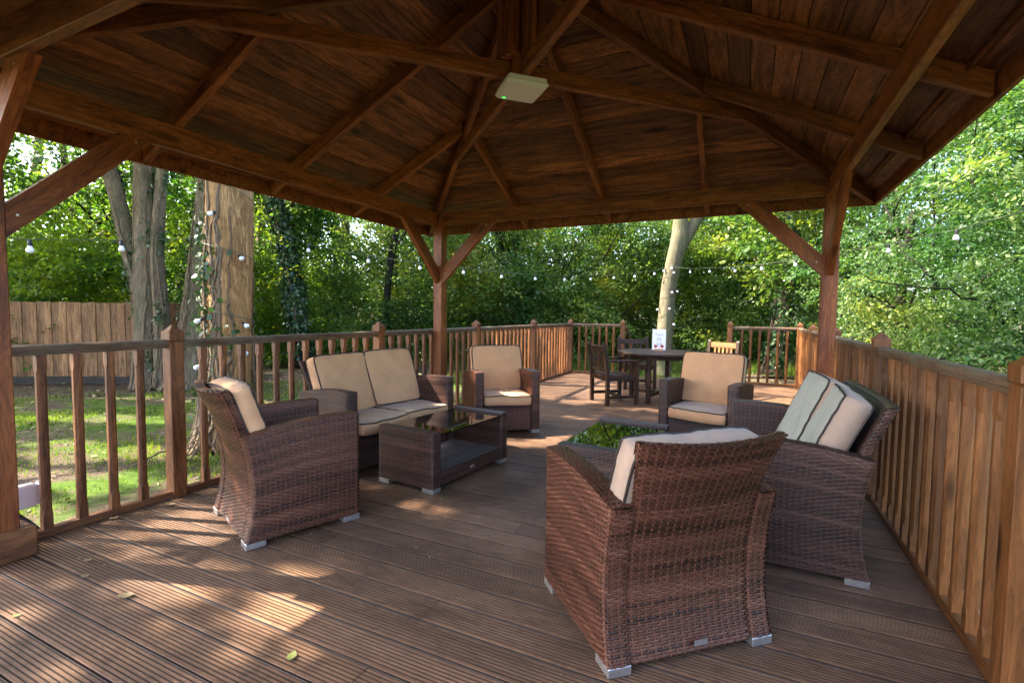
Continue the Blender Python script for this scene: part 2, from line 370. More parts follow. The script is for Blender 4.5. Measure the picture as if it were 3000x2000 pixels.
# ------------------------------------------------------------------ gazebo
L4 = 4.0; ZB = 2.3345; ZH = 2.4889; SL = .4888; EO = .389; ZT = 2.8184
v_, f_, c_ = tube_np([(0, -.0012, 0), (0, .0012, 0)], .0065, 8); SCREW = mesh_np('screw_head', v_, [f_, c_], M_met)
def gazebo():
    G = thing('gazebo', 'square timber gazebo with hipped boarded roof standing over the deck seating', 'gazebo', T(2, -2, 0))
    posts = {'A': (-.03, -3.93), 'B': (.005, .035), 'C': (4.035, .035), 'D': (4.035, -4.04)}
    for k, (x, y) in posts.items():
        pst = beam('post', (x, y, 0), (x, y, 2.46), .12, .12, M_post, G, up=(0, 1, 0), bev=.005)
        if k == 'A':
            for (p0, p1, up) in (((.052, -4.03, .078), (.052, -3.817, .078), (0, 0, 1)), ((-.10, -3.839, .078), (.029, -3.839, .078), (0, 0, 1)), ((-.112, -4.03, .078), (-.112, -3.862, .078), (0, 0, 1))):
                o = beam('plinth_board', p0, p1, .044, .155, M_rail, pst, up, bev=.008)
    # ring beams (each butts on the next)
    zc = (ZB+ZH-.004)/2; hb = ZH-.004-ZB; t = .045
    beam('ring_beam', (-t/2, -4.0, zc), (-t/2, -.03, zc), t, hb, M_raft, G)
    beam('ring_beam', (-.05, t/2, zc), (4.05, t/2, zc), t, hb, M_raft, G)
    beam('ring_beam', (4+t/2, -4.0, zc), (4+t/2, -.002, zc), t, hb, M_raft, G)
    beam('ring_beam', (-.05, -4-t/2, zc), (4.05, -4-t/2, zc), t, hb, M_raft, G)
    # braces, 45 degrees
    def brace(px, py, dx, dy, off):
        d = .70; w = .055; h = .135
        s = h/math.sqrt(2)
        # polygon in (along, z): plumb cut on the post, level cut under the beam
        poly = [(0, ZB-.69), (0, ZB-.52), (.525, ZB-.002), (.70, ZB-.002)]
        X = Vector((dx, dy, 0)); Y = Vector((0, 0, 1)).cross(X)
        M = Matrix(((X.x, Y.x, 0, px), (X.y, Y.y, 0, py), (0, 0, 1, 0), (0, 0, 0, 1)))
        br = put_prism('brace', poly, w, M_post, G, M, pi/4)
        for a_, z_ in ((.045, ZB-.57), (.60, ZB-.035)):
            for sg in (-1, 1): put('screw_head', SCREW, br, M @ Matrix.Translation((a_, sg*(w/2), z_)))
    xB, yB = posts['B']; xA, yA = posts['A']; xC, yC = posts['C']; xD, yD = posts['D']
    brace(-.0, yB-.06, 0, -1, 0); brace(xB+.06, .012, 1, 0, 0)
    brace(-.0, yA+.06, 0, 1, 0); brace(xA+.06, -4.0, 1, 0, 0)
    brace(xC-.06, .012, -1, 0, 0); brace(4.03, yC-.06, 0, -1, 0)
    # rafters
    c = Vector((2, -2, 0)); hd = .095; wd = .047
    def zr(d): return ZH+(2-d)*SL           # underside of the rafters at horizontal distance d from the centre
    ang = math.atan(SL); vd = hd/math.cos(ang)
    dirs = [Vector((-1, 0, 0)), Vector((0, 1, 0)), Vector((1, 0, 0)), Vector((0, -1, 0))]
    for D in dirs:
        S = Vector((-D.y, D.x, 0))
        for off in (-1., 0., 1.):
            dend = abs(off)+.05 if off else .16
            p0 = c+D*(2+EO-.014)+S*off; p1 = c+D*dend+S*off
            p0.z = zr(2+EO-.014)+vd/2; p1.z = zr(dend)+vd/2
            # end cut plumb: build as a prism in (along, z)
            a0, a1 = 2+EO-.014, dend
            poly = [(-a0, zr(a0)), (-a1, zr(a1)), (-a1, zr(a1)+vd), (-a0, zr(a0)+vd)]
            X = -D; Y = Vector((0, 0, 1)).cross(X)
            M = Matrix(((X.x, Y.x, 0, c.x+S.x*off), (X.y, Y.y, 0, c.y+S.y*off), (0, 0, 1, 0), (0, 0, 0, 1)))
            put_prism('rafter', poly, wd, M_raft, G, M, ang)
        fa = prism_mesh('fascia', [(-2-EO-.024, 2.2936), (-2-EO, 2.2936), (-2-EO, 2.2936+.15), (-2-EO-.024, 2.2936+.15)], 2*(2+EO)+.048 if abs(D.y) > .5 else 2*(2+EO)-.001, M_raft)
        X = -D; Y = Vector((0, 0, 1)).cross(X)
        put('fascia', fa, G, Matrix(((X.x, Y.x, 0, c.x), (X.y, Y.y, 0, c.y), (0, 0, 1, 0), (0, 0, 0, 1))))
        # boards
        zb0 = zr(2)+vd+.002; gap = .0055; bw = .132; tk = .018
        d0 = 2+EO+.03
        while d0 > .02:
            d1 = max(d0-bw, .0)
            a, b_ = d0, d1+gap
            if a-b_ < .01: break
            z0 = zb0+(2-a)*SL; z1 = zb0+(2-b_)*SL; la = a-.004; lb = b_-.004
            jit = random.uniform(0, .0025)
            V = [(-la, 0, 0), (la, 0, 0), (lb, a-b_, z1-z0), (-lb, a-b_, z1-z0)]
            V = V+[(x, y, z+tk) for x, y, z in V]
            F = [[0, 3, 2, 1], [4, 5, 6, 7], [0, 1, 5, 4], [1, 2, 6, 5], [2, 3, 7, 6], [3, 0, 4, 7]]
            me = mesh_np('roof_board', V, F, M_roof)
            X = Vector((0, 0, 1)).cross(D); Y = -D; X = Y.cross(Vector((0, 0, 1)))
            M = Matrix(((X.x, Y.x, 0, c.x+D.x*a), (X.y, Y.y, 0, c.y+D.y*a), (0, 0, 1, z0+jit), (0, 0, 0, 1)))
            put('roof_board', me, G, M)
            d0 = d1
        # outer covering
        E_ = 2+EO+.05; zt = zb0+tk+.006
        V = [(-E_, 0, zt+(2-E_)*SL), (E_, 0, zt+(2-E_)*SL), (0, E_, zt+2*SL)]; V += [(x, y, z+.02) for x, y, z in V]
        me = mesh_np('roof_covering', V, [np.array([[0, 2, 1], [3, 4, 5]]), np.array([[0, 1, 4, 3], [1, 2, 5, 4], [2, 0, 3, 5]])], M_blk)
        put('roof_covering', me, G, Matrix(((X.x, Y.x, 0, c.x+D.x*E_), (X.y, Y.y, 0, c.y+D.y*E_), (0, 0, 1, 0), (0, 0, 0, 1))))
        # tilting strip behind the fascia
        a = 2+EO-.10
        p0 = c+D*a-S*(a-.2); p1 = c+D*a+S*(a-.2); p0.z = p1.z = zb0+(2-a)*SL-.012
        beam('tilting_strip', p0, p1, .045, .02, M_raft, G, up=(-D.x*SL, -D.y*SL, 1))
    # hips along the diagonals
    s2 = math.sqrt(2)
    for sx, sy in ((-1, 1), (1, 1), (1, -1), (-1, -1)):
        X = Vector((-sx, -sy, 0)).normalized(); Y = Vector((0, 0, 1)).cross(X)
        a0 = (2+EO-.02)*s2; a1 = .14
        def zh(a): return ZH+(2-a/s2)*SL
        vh = vd-.012
        put_prism('hip_rafter', [(-a0, zh(a0)), (-a1, zh(a1)), (-a1, zh(a1)+vh), (-a0, zh(a0)+vh)], .05, M_raft, G, Matrix(((X.x, Y.x, 0, 2), (X.y, Y.y, 0, -2), (0, 0, 1, 0), (0, 0, 0, 1))), math.atan(SL/s2))
    # diagonal collar ties butting on the king post
    aT = (2-(ZT-ZH)/SL)*s2
    for sx, sy in ((-1, 1), (1, 1), (1, -1), (-1, -1)):
        u = Vector((sx, sy, 0)).normalized()
        p0 = Vector((2, -2, ZT+.05))+u*.076; p1 = Vector((2, -2, ZT+.05))+u*(aT-.03)
        beam('collar_tie', p0, p1, .047, .10, M_raft, G)
    core = box_mesh(.9, .15, .15, .006, M_raft)
    put('king_post', core, G, frame((2, -2, ZT), (2, -2, ZT+1), (1, 1, 0)))
    for i in range(8):
        a = i*pi/4; r = .118
        x, y = 2+r*math.cos(a), -2+r*math.sin(a)
        beam('king_post_cheek', (x, y, ZT+.106), (x, y, 3.44), .095, .07, M_raft, G, up=(math.cos(a), math.sin(a), 0), bev=.006)
gazebo()

# ------------------------------------------------------------------ railings
def baluster_mesh(H, s=.045, mat=None):
    c = .012; h0, h1 = .075, .075
    prof = []
    def sq(z): return [(-s/2, -s/2, z), (s/2, -s/2, z), (s/2, s/2, z), (-s/2, s/2, z)]
    def oc(z, c):
        a = s/2; return [(-a+c, -a, z), (a-c, -a, z), (a, -a+c, z), (a, a-c, z), (a-c, a, z), (-a+c, a, z), (-a, a-c, z), (-a, -a+c, z)]
    e = .0012
    rings = [oc(0, e), oc(h0, e), oc(h0+.03, c), oc(H-h1-.03, c), oc(H-h1, e), oc(H, e)]
    V = [p for r in rings for p in r]; F = []
    for k in range(5):
        for i in range(8): F.append([k*8+i, k*8+(i+1) % 8, k*8+8+(i+1) % 8, k*8+8+i])
    return mesh_np('baluster', V, F, mat)
def newel(x, y, parent, mat, top=1.19, rz=0, s=.092):
    a = Acc(); e = .004
    def ring(r, z, c): return [(-r+c, -r, z), (r-c, -r, z), (r, -r+c, z), (r, r-c, z), (r-c, r, z), (-r+c, r, z), (-r, r-c, z), (-r, -r+c, z)]
    def loft(rings):
        V = [p for r in rings for p in r]; F = []
        for k in range(len(rings)-1):
            for i in range(8): F.append([k*8+i, k*8+(i+1) % 8, k*8+8+(i+1) % 8, k*8+8+i])
        return V, F
    h = s/2
    V, F = loft([ring(h, .0, e), ring(h, 1.072, e), ring(h-.006, 1.078, e)])
    me = mesh_np('newel_post', V, F, mat)
    o = put('newel_post', me, parent, T(x, y, 0, rz))
    V, F = loft([ring(h-.006, 1.078, e), ring(h+.004, 1.086, e), ring(h+.004, 1.142, e), ring(h-.014, 1.158, e), ring(.010, top-.004, .003), ring(.004, top, .001)])
    cp = mesh_np('post_cap', V, F, mat); put('post_cap', cp, o, T(x, y, 0, rz))
    return o
_pr = {}
def rail_mesh(kind, L, mat):
    k = (kind, round(L, 3), mat.name)
    if k in _pr: return _pr[k]
    if kind == 'hand':   # rounded top, ogee shoulder, narrow foot
        half = [(.0225, .0), (.0225, .010), (.031, .013), (.031, .019), (.036, .026), (.037, .038), (.033, .048), (.024, .055), (.010, .0585)]
    else:
        half = [(.030, 0), (.030, .030), (.024, .038), (.0225, .040)]
    pts = half+[(-x, z) for x, z in half[::-1]]
    m = len(pts); p = np.array(pts)
    V = np.vstack([np.c_[np.zeros(m), p], np.c_[np.full(m, L), p]])
    j = np.arange(m); F = np.stack([j, (j+1) % m, m+(j+1) % m, m+j], -1)
    me = mesh_np('rail', V, [F, ], mat); _pr[k] = me; return me
def railing(label, P, posts, mat, hmat, skip_first=None, n_per=.152):
    """posts: parameters along P[0]->P[1] in metres where newels stand; rails run between consecutive stops"""
    p0 = Vector((*P[0], 0)); p1 = Vector((*P[1], 0)); X = (p1-p0).normalized(); rz = math.atan2(X.y, X.x); Lt = (p1-p0).length
    R = thing('deck_railing', label, 'railing', T(p0.x, p0.y, 0, rz), 'timber railings round the deck')
    vm = M_railV if mat is M_rail else M_rrailV
    bm = baluster_mesh(.985, mat=vm)
    for s in posts:
        q = p0+X*s; newel(q.x, q.y, R, vm, rz=rz)
    stops = sorted(set(([0] if skip_first is None else [skip_first])+list(posts)+[Lt]))
    for a, b in zip(stops[:-1], stops[1:]):
        if b-a < .3: continue
        aa = a+(.046 if a in posts else 0); bb = b-(.046 if b in posts else 0)
        q = p0+X*aa
        put('handrail', rail_mesh('hand', bb-aa, hmat), R, T(q.x, q.y, 1.032, rz))
        put('bottom_rail', rail_mesh('foot', bb-aa, mat), R, T(q.x, q.y, .006, rz))
        n = max(1, round((bb-aa)/n_per)-1); g = (bb-aa)/(n+1)
        for i in range(n):
            q = p0+X*(aa+g*(i+1)); put('baluster', bm, R, T(q.x, q.y, .046, rz+random.uniform(-.02, .02)))
    return R
railing('long left railing dividing the deck from the lawn and fence', ((-.155, -3.86), (-.10, 5.32)), [.87, 2.95, 5.02, 7.12, 9.18], M_rail, M_hand)
railing('long right railing beside the woodland, behind the wicker sofa with grey-green cushions', ((4.225, -7.0), (4.285, 5.30)), [.1, 2.1, 4.13, 6.19, 8.24, 10.3, 12.3], M_rrail, M_hand)
railing('short far railing left of the deck opening, behind the dining chairs', ((-.05, 5.32), (1.10, 5.32)), [1.105], M_rail, M_hand, skip_first=.0)
railing('short far railing right of the deck opening, in full sun', ((3.12, 5.31), (4.24, 5.31)), [.0], M_rrail, M_hand, skip_first=.06)
def steps():
    R = thing('deck_steps', 'timber steps with sloping handrail leading down from the far deck opening', 'steps', T(2.1, 5.5, GZ))
    for i, z in enumerate((-.14, -.27)):
        for k in range(2): beam('tread_board', (1.12, 5.50+i*.28+k*.135, z), (3.08, 5.50+i*.28+k*.135, z), .13, .028, M_deck, R)
    for x in (1.10, 3.10):
        beam('stringer', (x, 5.44, -.12), (x, 6.0, -.34), .04, .16, M_rail, R)
        beam('stair_handrail', (x, 5.38, 1.03), (x, 6.02, .66), .05, .05, M_hand, R)
        beam('stair_post', (x, 6.02, GZ), (x, 6.02, .64), .07, .07, M_rail, R, up=(0, 1, 0))
steps()

# ------------------------------------------------------------------ wicker furniture
def weave(acc, surf, Lu, Lv, pu=.030, pv=.0102, amp=.0031, closed=False, flip=False, back=True, seed=0, hole=0.):
    nu = max(2, round(Lu/pu)); nv = max(2, round(Lv/pv))
    if closed and nu % 2: nu += 1
    e = 1e-3
    def PN(u, v):
        p = surf(u, v); du = surf(u+e, v)-surf(u-e, v); dv = surf(u, v+e)-surf(u, v-e)
        n = np.cross(du, dv); n /= np.linalg.norm(n, axis=-1)[..., None]+1e-12
        return p, (-n if flip else n)
    rng = np.random.default_rng(seed)
    K = 2*nu+1; k = np.arange(K); u = k/(2*nu)
    j = np.arange(nv)
    ph = np.cos(pi*(u[None, :]*nu-.5+j[:, None]))*amp          # (nv,K)
    rows = []
    for a, extra in ((.04+hole, -.0006), (.5, .0010), (.96-hole, -.0006)):
        v = (j+a)/nv; U, Vv = np.meshgrid(u, v); p, n = PN(U.ravel(), Vv.ravel())
        rows.append(p.reshape(nv, K, 3)+n.reshape(nv, K, 3)*(ph+extra)[..., None])
    V = np.stack(rows, 1)                                       # nv,3,K,3
    idx = (np.arange(nv)[:, None, None]*3*K+np.arange(2)[None, :, None]*K+np.arange(K-1)[None, None, :])
    F = np.stack([idx, idx+1, idx+1+K, idx+K], -1).reshape(-1, 4)
    if flip: F = F[:, ::-1]
    # tone: slow streaks along rows plus a value per row
    ns = np.array([[noise.noise((q/K*Lu*1.5, r*.22+seed*7.3, seed*1.7)) for q in range(0, K-1)] for r in range(nv)])
    tone = .47+.40*ns+rng.normal(0, .09, (nv, 1))+rng.normal(0, .05, (nv, K-1))
    tone = np.repeat(tone[:, None, :], 2, 1).reshape(-1)
    acc.add(V, F, tone=np.clip(tone, 0, 1))
    # stakes
    ns_ = max(4, int(Lv/.045)); vv = np.linspace(0, 1, ns_+1)
    us = (np.arange(nu)+.5)/nu; hw = .0050/Lu
    U = np.stack([us-hw, us+hw], 1); UU = np.repeat(U[:, :, None], ns_+1, 2); VV = np.broadcast_to(vv, UU.shape)
    p, n = PN(UU.ravel(), VV.ravel()); P = (p+n*.0012).reshape(nu, 2, ns_+1, 3)
    ix = np.arange(nu)[:, None]*2*(ns_+1)+np.arange(ns_)[None]
    F = np.stack([ix, ix+(ns_+1), ix+(ns_+1)+1, ix+1], -1).reshape(-1, 4)
    if flip: F = F[:, ::-1]
    acc.add(P, F, tone=.66)
    if back:
        nb = max(2, int(Lv/.05)); nk = nu
        U, Vv = np.meshgrid(np.linspace(0, 1, nk+1), np.linspace(0, 1, nb+1)); p, n = PN(U.ravel(), Vv.ravel())
        ix = np.arange(nb)[:, None]*(nk+1)+np.arange(nk)[None]
        F = np.stack([ix, ix+1, ix+nk+2, ix+nk+1], -1).reshape(-1, 4)
        if flip: F = F[:, ::-1]
        acc.add(p-n*.0042, F, tone=0.)
def cspline(xs, ys):
    xs = np.array(xs, float); ys = np.array(ys, float)
    c = np.polyfit(xs, ys, len(xs)-1); return lambda x: np.polyval(c, x)
rearprof = cspline((.035, .30, .61, .87), (.0, .045, .0, -.10))
def loop_path(pts, r=.014, nc=3):
    """closed rounded polygon -> dense polyline with arclength"""
    out = []; n = len(pts); P = [np.array(p, float) for p in pts]
    for i in range(n):
        a, b, c = P[i-1], P[i], P[(i+1) % n]; d0 = (a-b)/np.linalg.norm(a-b); d1 = (c-b)/np.linalg.norm(c-b)
        for t in np.linspace(0, 1, nc+1):
            out.append((1-t)**2*(b+d0*r)+2*t*(1-t)*b+t*t*(b+d1*r))
    out.append(out[0]); out = np.array(out); s = np.r_[0, np.cumsum(np.linalg.norm(np.diff(out, axis=0), axis=1))]
    return out, s
def make_seat(name, label, cat, Wd, M, mat, group):
    R = thing(name, label, cat, M, group)
    zb = .037; hw = Wd/2; at = .095; F_ = .325
    def ztop(y): t = np.clip((y+.325)/.65, 0, 1); return .612+.055*t+.022*np.sin(pi*t)
    for s in (-1, 1):
        a = Acc(); xo, xi = s*hw, s*(hw-at)
        pts = [(xo, 0), (xo, 1), (xi, 1), (xi, 0)] if s < 0 else [(xo, 0), (xo, 1), (xi, 1), (xi, 0)]
        path, L = loop_path([(xo, -.325), (xo, .325), (xi, .325), (xi, -.325)])
        Lt = L[-1]; px = path[:, 0]; py = path[:, 1]
        def surf(u, v, L=L, px=px, py=py, Lt=Lt):
            uu = (u % 1.0)*Lt; x = np.interp(uu, L, px); y = np.interp(uu, L, py)
            tt = (y+.325)/.65; z = zb+(ztop(y)-zb)*v; y2 = y+(1-tt)**1.5*rearprof(np.clip(z, .035, .7))
            return np.stack([x, y2, z], -1)
        weave(a, surf, Lt, .60, closed=True, flip=(s < 0), seed=3+s)
        def top(u, v, xo=xo, xi=xi):
            y = -.322+.644*u; x = xi+(xo-xi)*v; z = ztop(y)+.004*np.sin(pi*np.clip(v, 0, 1))
            return np.stack([x, y, z], -1)
        weave(a, top, .65, .095, pu=.030, pv=.0102, flip=(s > 0), seed=9+s)
        put('armrest', a.mesh('armrest', mat, True), R, M)
        for y in (-.325+.052, .325-.052):
            ft = put('foot', box_mesh(.094, .104, .036, .003, M_met), R, M @ Matrix.Translation((min(xo, xi)+.0005, y, .020)))
            put('foot_glide', box_mesh(.03, .03, .006, 0, M_blk), ft, M @ Matrix.Translation(((xo+xi)/2-.015, y, .0035)))
    # back
    a = Acc(); bw0 = hw-at-.003
    def hwz(z): return bw0+np.clip((z-.60)/.26, 0, 1)*.038
    path, L = loop_path([(-1, 0), (1, 0), (1, 1), (-1, 1)], r=.12, nc=3)
    # reparametrise by real length
    real = np.r_[0, np.cumsum(np.hypot(np.diff(path[:, 0])*bw0, np.diff(path[:, 1])*.05))]; Lt = real[-1]
    def surf(u, v):
        uu = (u % 1.0)*Lt; a_ = np.interp(uu, real, path[:, 0]); b_ = np.interp(uu, real, path[:, 1])
        z = zb+(.862-zb)*v; x = a_*hwz(z)
        bul = -.05*np.clip((z-.2)/.66, 0, 1)**1.3*(1-np.abs(a_)**2.2)
        y = -.325+.004+rearprof(z)+bul+b_*.055
        z = z-.012*(1-a_**2)*np.clip((v-.7)/.3, 0, 1)
        return np.stack([x, y, z], -1)
    weave(a, surf, Lt, .83, closed=True, flip=False, seed=21)
    def top(u, v):
        a_ = -1+2*u; b_ = v; bul = -.05*(1-np.abs(a_)**2.2)
        return np.stack([a_*hwz(.862), -.325+.004+rearprof(.862)+bul+b_*.055, .862-.012*(1-a_**2)+.006*np.sin(pi*np.clip(v, 0, 1))], -1)
    weave(a, top, 2*hwz(.86), .055, flip=False, seed=22)
    bk = put('backrest', a.mesh('backrest', mat, True), R, M)
    pl = Acc().box((0, 0, 0), (.058, .0015, .022)); 
    pt = put('maker_plate', pl.mesh('maker_plate', M_met), bk, M @ Matrix.Translation((.02, -.332, .075)))
    for r_, w_ in ((.003, .040), (-.004, .034)):
        q = Acc()
        for i in range(9): q.box((-w_/2+w_*i/8, 0, 0), (w_/8*.55, .0006, .0038))
    # seat base with front apron
    a = Acc(); xi = hw-at-.002
    def apr(u, v): return np.stack([-xi+2*xi*u, .305+0*u, zb+(.30-zb)*v], -1)
    weave(a, apr, 2*xi, .263, flip=True, seed=31)
    def seat(u, v): return np.stack([-xi+2*xi*u, -.26+.565*v, .302+0*u], -1)
    weave(a, seat, 2*xi, .56, pv=.02, flip=False, seed=32)
    a.box((0, .02, .17), (2*xi-.01, .55, .24), tone=0.)
    put('seat_base', a.mesh('seat_base', mat, True), R, M)
    return R
def rotf(fx, fy): return math.atan2(-fx, fy)
def glassmat():
    m, nt, b = nodes('clear_table_glass'); b.inputs['Base Color'].default_value = (.86, .95, .92, 1); b.inputs['Roughness'].default_value = .015
    b.inputs['Transmission Weight'].default_value = 1.; b.inputs['IOR'].default_value = 1.5
    g = NT(nt); out = nt.nodes['Material Output']; tr = g.n('ShaderNodeBsdfTransparent'); tr.inputs[0].default_value = (.80, .88, .86, 1)
    gl = g.n('ShaderNodeBsdfGlossy'); gl.inputs['Roughness'].default_value = .02; fr = g.n('ShaderNodeFresnel'); fr.inputs[0].default_value = 1.55
    mx = g.n('ShaderNodeMixShader'); g.l(g.math('MULTIPLY', fr.outputs[0], 1.6, clamp=True), mx.inputs[0]); g.l(tr.outputs[0], mx.inputs[1]); g.l(gl.outputs[0], mx.inputs[2]); g.l(mx.outputs[0], out.inputs[0])
    return m
M_glass = glassmat()
M_shelf = wicker('shelf_wicker_painted_sheen', (.05, .042, .040), (.17, .14, .13), (.30, .25, .23))  # the shelf's grey sheen is put into the weave colour
def make_table(label, M, mat):
    R = thing('coffee_table', label, 'coffee table', M, 'wicker coffee tables with glass tops')
    hw, hl, H, zb, th = .27, .488, .435, .037, .09
    for s in (-1, 1):
        a = Acc(); y0, y1 = s*hl, s*(hl-th)
        path, L = loop_path([(-hw, y0), (hw, y0), (hw, y1), (-hw, y1)], r=.008); Lt = L[-1]
        def surf(u, v, L=L, path=path, Lt=Lt):
            uu = (u % 1.0)*Lt; return np.stack([np.interp(uu, L, path[:, 0]), np.interp(uu, L, path[:, 1]), zb+(H-zb)*v], -1)
        weave(a, surf, Lt, H-zb, closed=True, flip=(s > 0), seed=41+s)
        def top(u, v, y0=y0, y1=y1): return np.stack([-hw+2*hw*u, y1+(y0-y1)*v, H+.003*np.sin(pi*np.clip(v, 0, 1))+0*u], -1)
        weave(a, top, 2*hw, th, pv=.0102, flip=(s < 0), seed=44+s)
        put('end_panel', a.mesh('end_panel', mat, True), R, M)
        for x in (-hw+.0005, hw-.1045):
            ft = put('foot', box_mesh(.104, .088, .036, .003, M_met), R, M @ Matrix.Translation((x, s*(hl-.0455), .020)))
            put('foot_glide', box_mesh(.03, .03, .006, 0, M_blk), ft, M @ Matrix.Translation((x+.037, s*(hl-.045), .0035)))
    yl = hl-th
    a = Acc()
    def shelf(u, v): return np.stack([-hw+.012+(2*hw-.024)*v, -yl+2*yl*u, .142+0*u], -1)
    weave(a, shelf, 2*yl, 2*hw, pu=.022, pv=.014, flip=True, seed=50, hole=.12)
    put('shelf', a.mesh('shelf', M_shelf, True), R, M)
    for s in (-1, 1):
        a = Acc()
        def apr(u, v, s=s): return np.stack([s*(hw-.006)+0*u, -yl+2*yl*u, zb+.01+(.135-zb)*v], -1)
        weave(a, apr, 2*yl, .10, flip=(s < 0), seed=52+s)
        a.box((s*(hw-.020), 0, .09), (.02, 2*yl, .085), tone=.1)
        ap = put('apron', a.mesh('apron', mat, True), R, M)
        if s > 0:
            put('maker_plate', Acc().box((0, 0, 0), (.0015, .055, .020)).mesh('maker_plate', M_met), ap, M @ Matrix.Translation((hw-.0005, -.02, .092)))
        a = Acc().box((s*(hw-.05), 0, .407), (.03, 2*yl, .014), tone=.1)
        put('glass_support_rail', a.mesh('glass_support_rail', mat), R, M)
    put('glass_top', Acc().box((0, 0, .4185), (2*hw-.006, 2*yl-.002, .007)).mesh('glass_top', M_glass), R, M)
    return R
G_ch = 'wicker armchairs round the coffee tables'
ch0 = make_seat('wicker_armchair', 'red-brown wicker armchair seen from behind at the near right, lighter than the sofa beside it', 'armchair', .72, T(3.049, -2.886, 0, rotf(-.671, .741)), M_wred, G_ch)
def chair_copy(M, label, mat):
    r = copy_tree(ch0, M); r['label'] = label
    for c in r.children:
        if c.name.split('.')[0] in ('armrest', 'backrest', 'seat_base'):
            c.material_slots[0].link = 'OBJECT'; c.material_slots[0].material = mat
    return r
ch1 = chair_copy(T(.803, -2.887, 0, rotf(.363, .932)), 'red-brown wicker armchair seen side-on at the left railing, its back to the lawn', M_wred)
ch2 = chair_copy(T(.919, -.118, 0, rotf(.671, -.741)), 'wicker armchair facing the camera beside the central post with sunlit cushions', M_wred)
ch3 = chair_copy(T(3.072, .09, 0, rotf(-.2, -.98)), 'dark plum wicker armchair in front of the round dining table', M_wdrk)
so0 = make_seat('wicker_sofa', 'two-seat dark wicker sofa with tan cushions against the left railing', 'sofa', 1.25, T(.43, -1.535, 0, rotf(.990, -.139)), M_wdrk, 'two-seat wicker sofas')
so1 = copy_tree(so0, T(3.645, -1.627, 0, rotf(-1, 0))); so1['label'] = 'two-seat dark wicker sofa with grey-green cushions against the right railing'
tb0 = make_table('dark wicker coffee table with open shelf and clear glass top on the left', T(1.225, -1.675, 0, math.atan2(-.11, .994)), M_wdrk)
tb1 = copy_tree(tb0, T(2.59, -1.53, 0, math.atan2(-.047, .999))); tb1['label'] = 'dark wicker coffee table on the right whose glass top mirrors the trees'

# ------------------------------------------------------------------ cushions (loose, so each is a thing)
_cm = {}
def cushion_meshes(w, d, t, seed, matT, matS):
    k = (w, d, t, seed, matT.name)
    if k in _cm: return _cm[k]
    n, mth = 30, 26
    a = np.linspace(-1, 1, n+1); b = np.linspace(-1, 1, mth+1)
    A, B = np.meshgrid(a, b, indexing='ij')
    def xy(A, B): return w/2*A*(1-.045*np.abs(B)**7)*(1-.012*(1-B**2)*(np.abs(A) > .99)), d/2*B*(1-.045*np.abs(A)**7)
    X, Y = xy(A, B)
    rnd = np.random.default_rng(seed); ph = rnd.uniform(0, 6, 8)
    ed = np.minimum(1-np.abs(A), 1-np.abs(B))
    puff = .013*(1-A**4)*(1-B**4)
    pull = np.exp(-ed*7)*(np.sin(A*23+ph[0]+3*B)*np.sin(B*19+ph[1]))*.0022
    long_ = .0045*np.sin((A*1.3+B*1.9)*3.2+ph[2]+1.5*np.sin(A*3+ph[3]))*(1-A**2)+.003*np.sin(A*9+B*5+ph[4])*(1-B**2)*np.exp(-((B-.6)*2)**2)
    crease = -.006*np.exp(-((A*np.cos(ph[5])+B*np.sin(ph[5])-.2)/.06)**2)*(1-A**2)*(1-B**2)
    dimp = np.exp(-ed*16)*-.004
    Zt = t/2+puff+pull+long_+crease+dimp; Zb = -t/2-puff*.5
    wav = .006*np.sin(A*2.2+B*1.7+ph[6])
    Zt = Zt+wav; Zb = Zb+wav
    nn = (n+1)*(mth+1); V = np.vstack([np.stack([X, Y, Zt], -1).reshape(-1, 3), np.stack([X, Y, Zb], -1).reshape(-1, 3)])
    i = np.arange(n)[:, None]*(mth+1)+np.arange(mth)[None]
    Ft = np.stack([i, i+mth+1, i+mth+2, i+1], -1).reshape(-1, 4); Fb = (Ft+nn)[:, ::-1]
    per = [(q, 0) for q in range(n)]+[(n, q) for q in range(mth)]+[(q, mth) for q in range(n, 0, -1)]+[(0, q) for q in range(mth, 0, -1)]
    pi_ = np.array([p*(mth+1)+q for p, q in per]); m = len(pi_)
    # side band with one middle ring bulging outward
    P0 = V[pi_]; P1 = V[pi_+nn]; mid = (P0+P1)/2; cen = mid.mean(0); o = mid-cen; o[:, 2] = 0; o /= np.linalg.norm(o, axis=1)[:, None]+1e-9
    mid = mid+o*(.006+.0025*np.sin(np.arange(m)*.9+ph[7]))[:, None]
    base = len(V); V = np.vstack([V, mid]); j = np.arange(m); k2 = (j+1) % m
    F1 = np.stack([pi_[j], pi_[k2], base+k2, base+j], -1)[:, ::-1]; F2 = np.stack([base+j, base+k2, pi_[k2]+nn, pi_[j]+nn], -1)[:, ::-1]
    F = np.vstack([Ft, Fb, F1, F2]); mi = np.r_[np.zeros(len(Ft)), np.zeros(len(Fb)), np.ones(len(F1)+len(F2))].astype(int)
    me = mesh_np('cushion', V, F, smooth=True, mi=mi, mats=[matT, matS])
    acc = Acc()
    for P in (P0, P1):
        Q = np.vstack([P, P[:1], P[1:2]]); v, f, c = tube_np(Q, .0058, 6, cap=False); acc.add(v, f)
    pp = acc.mesh('piping', M_pip, True)
    _cm[k] = (me, pp); return _cm[k]
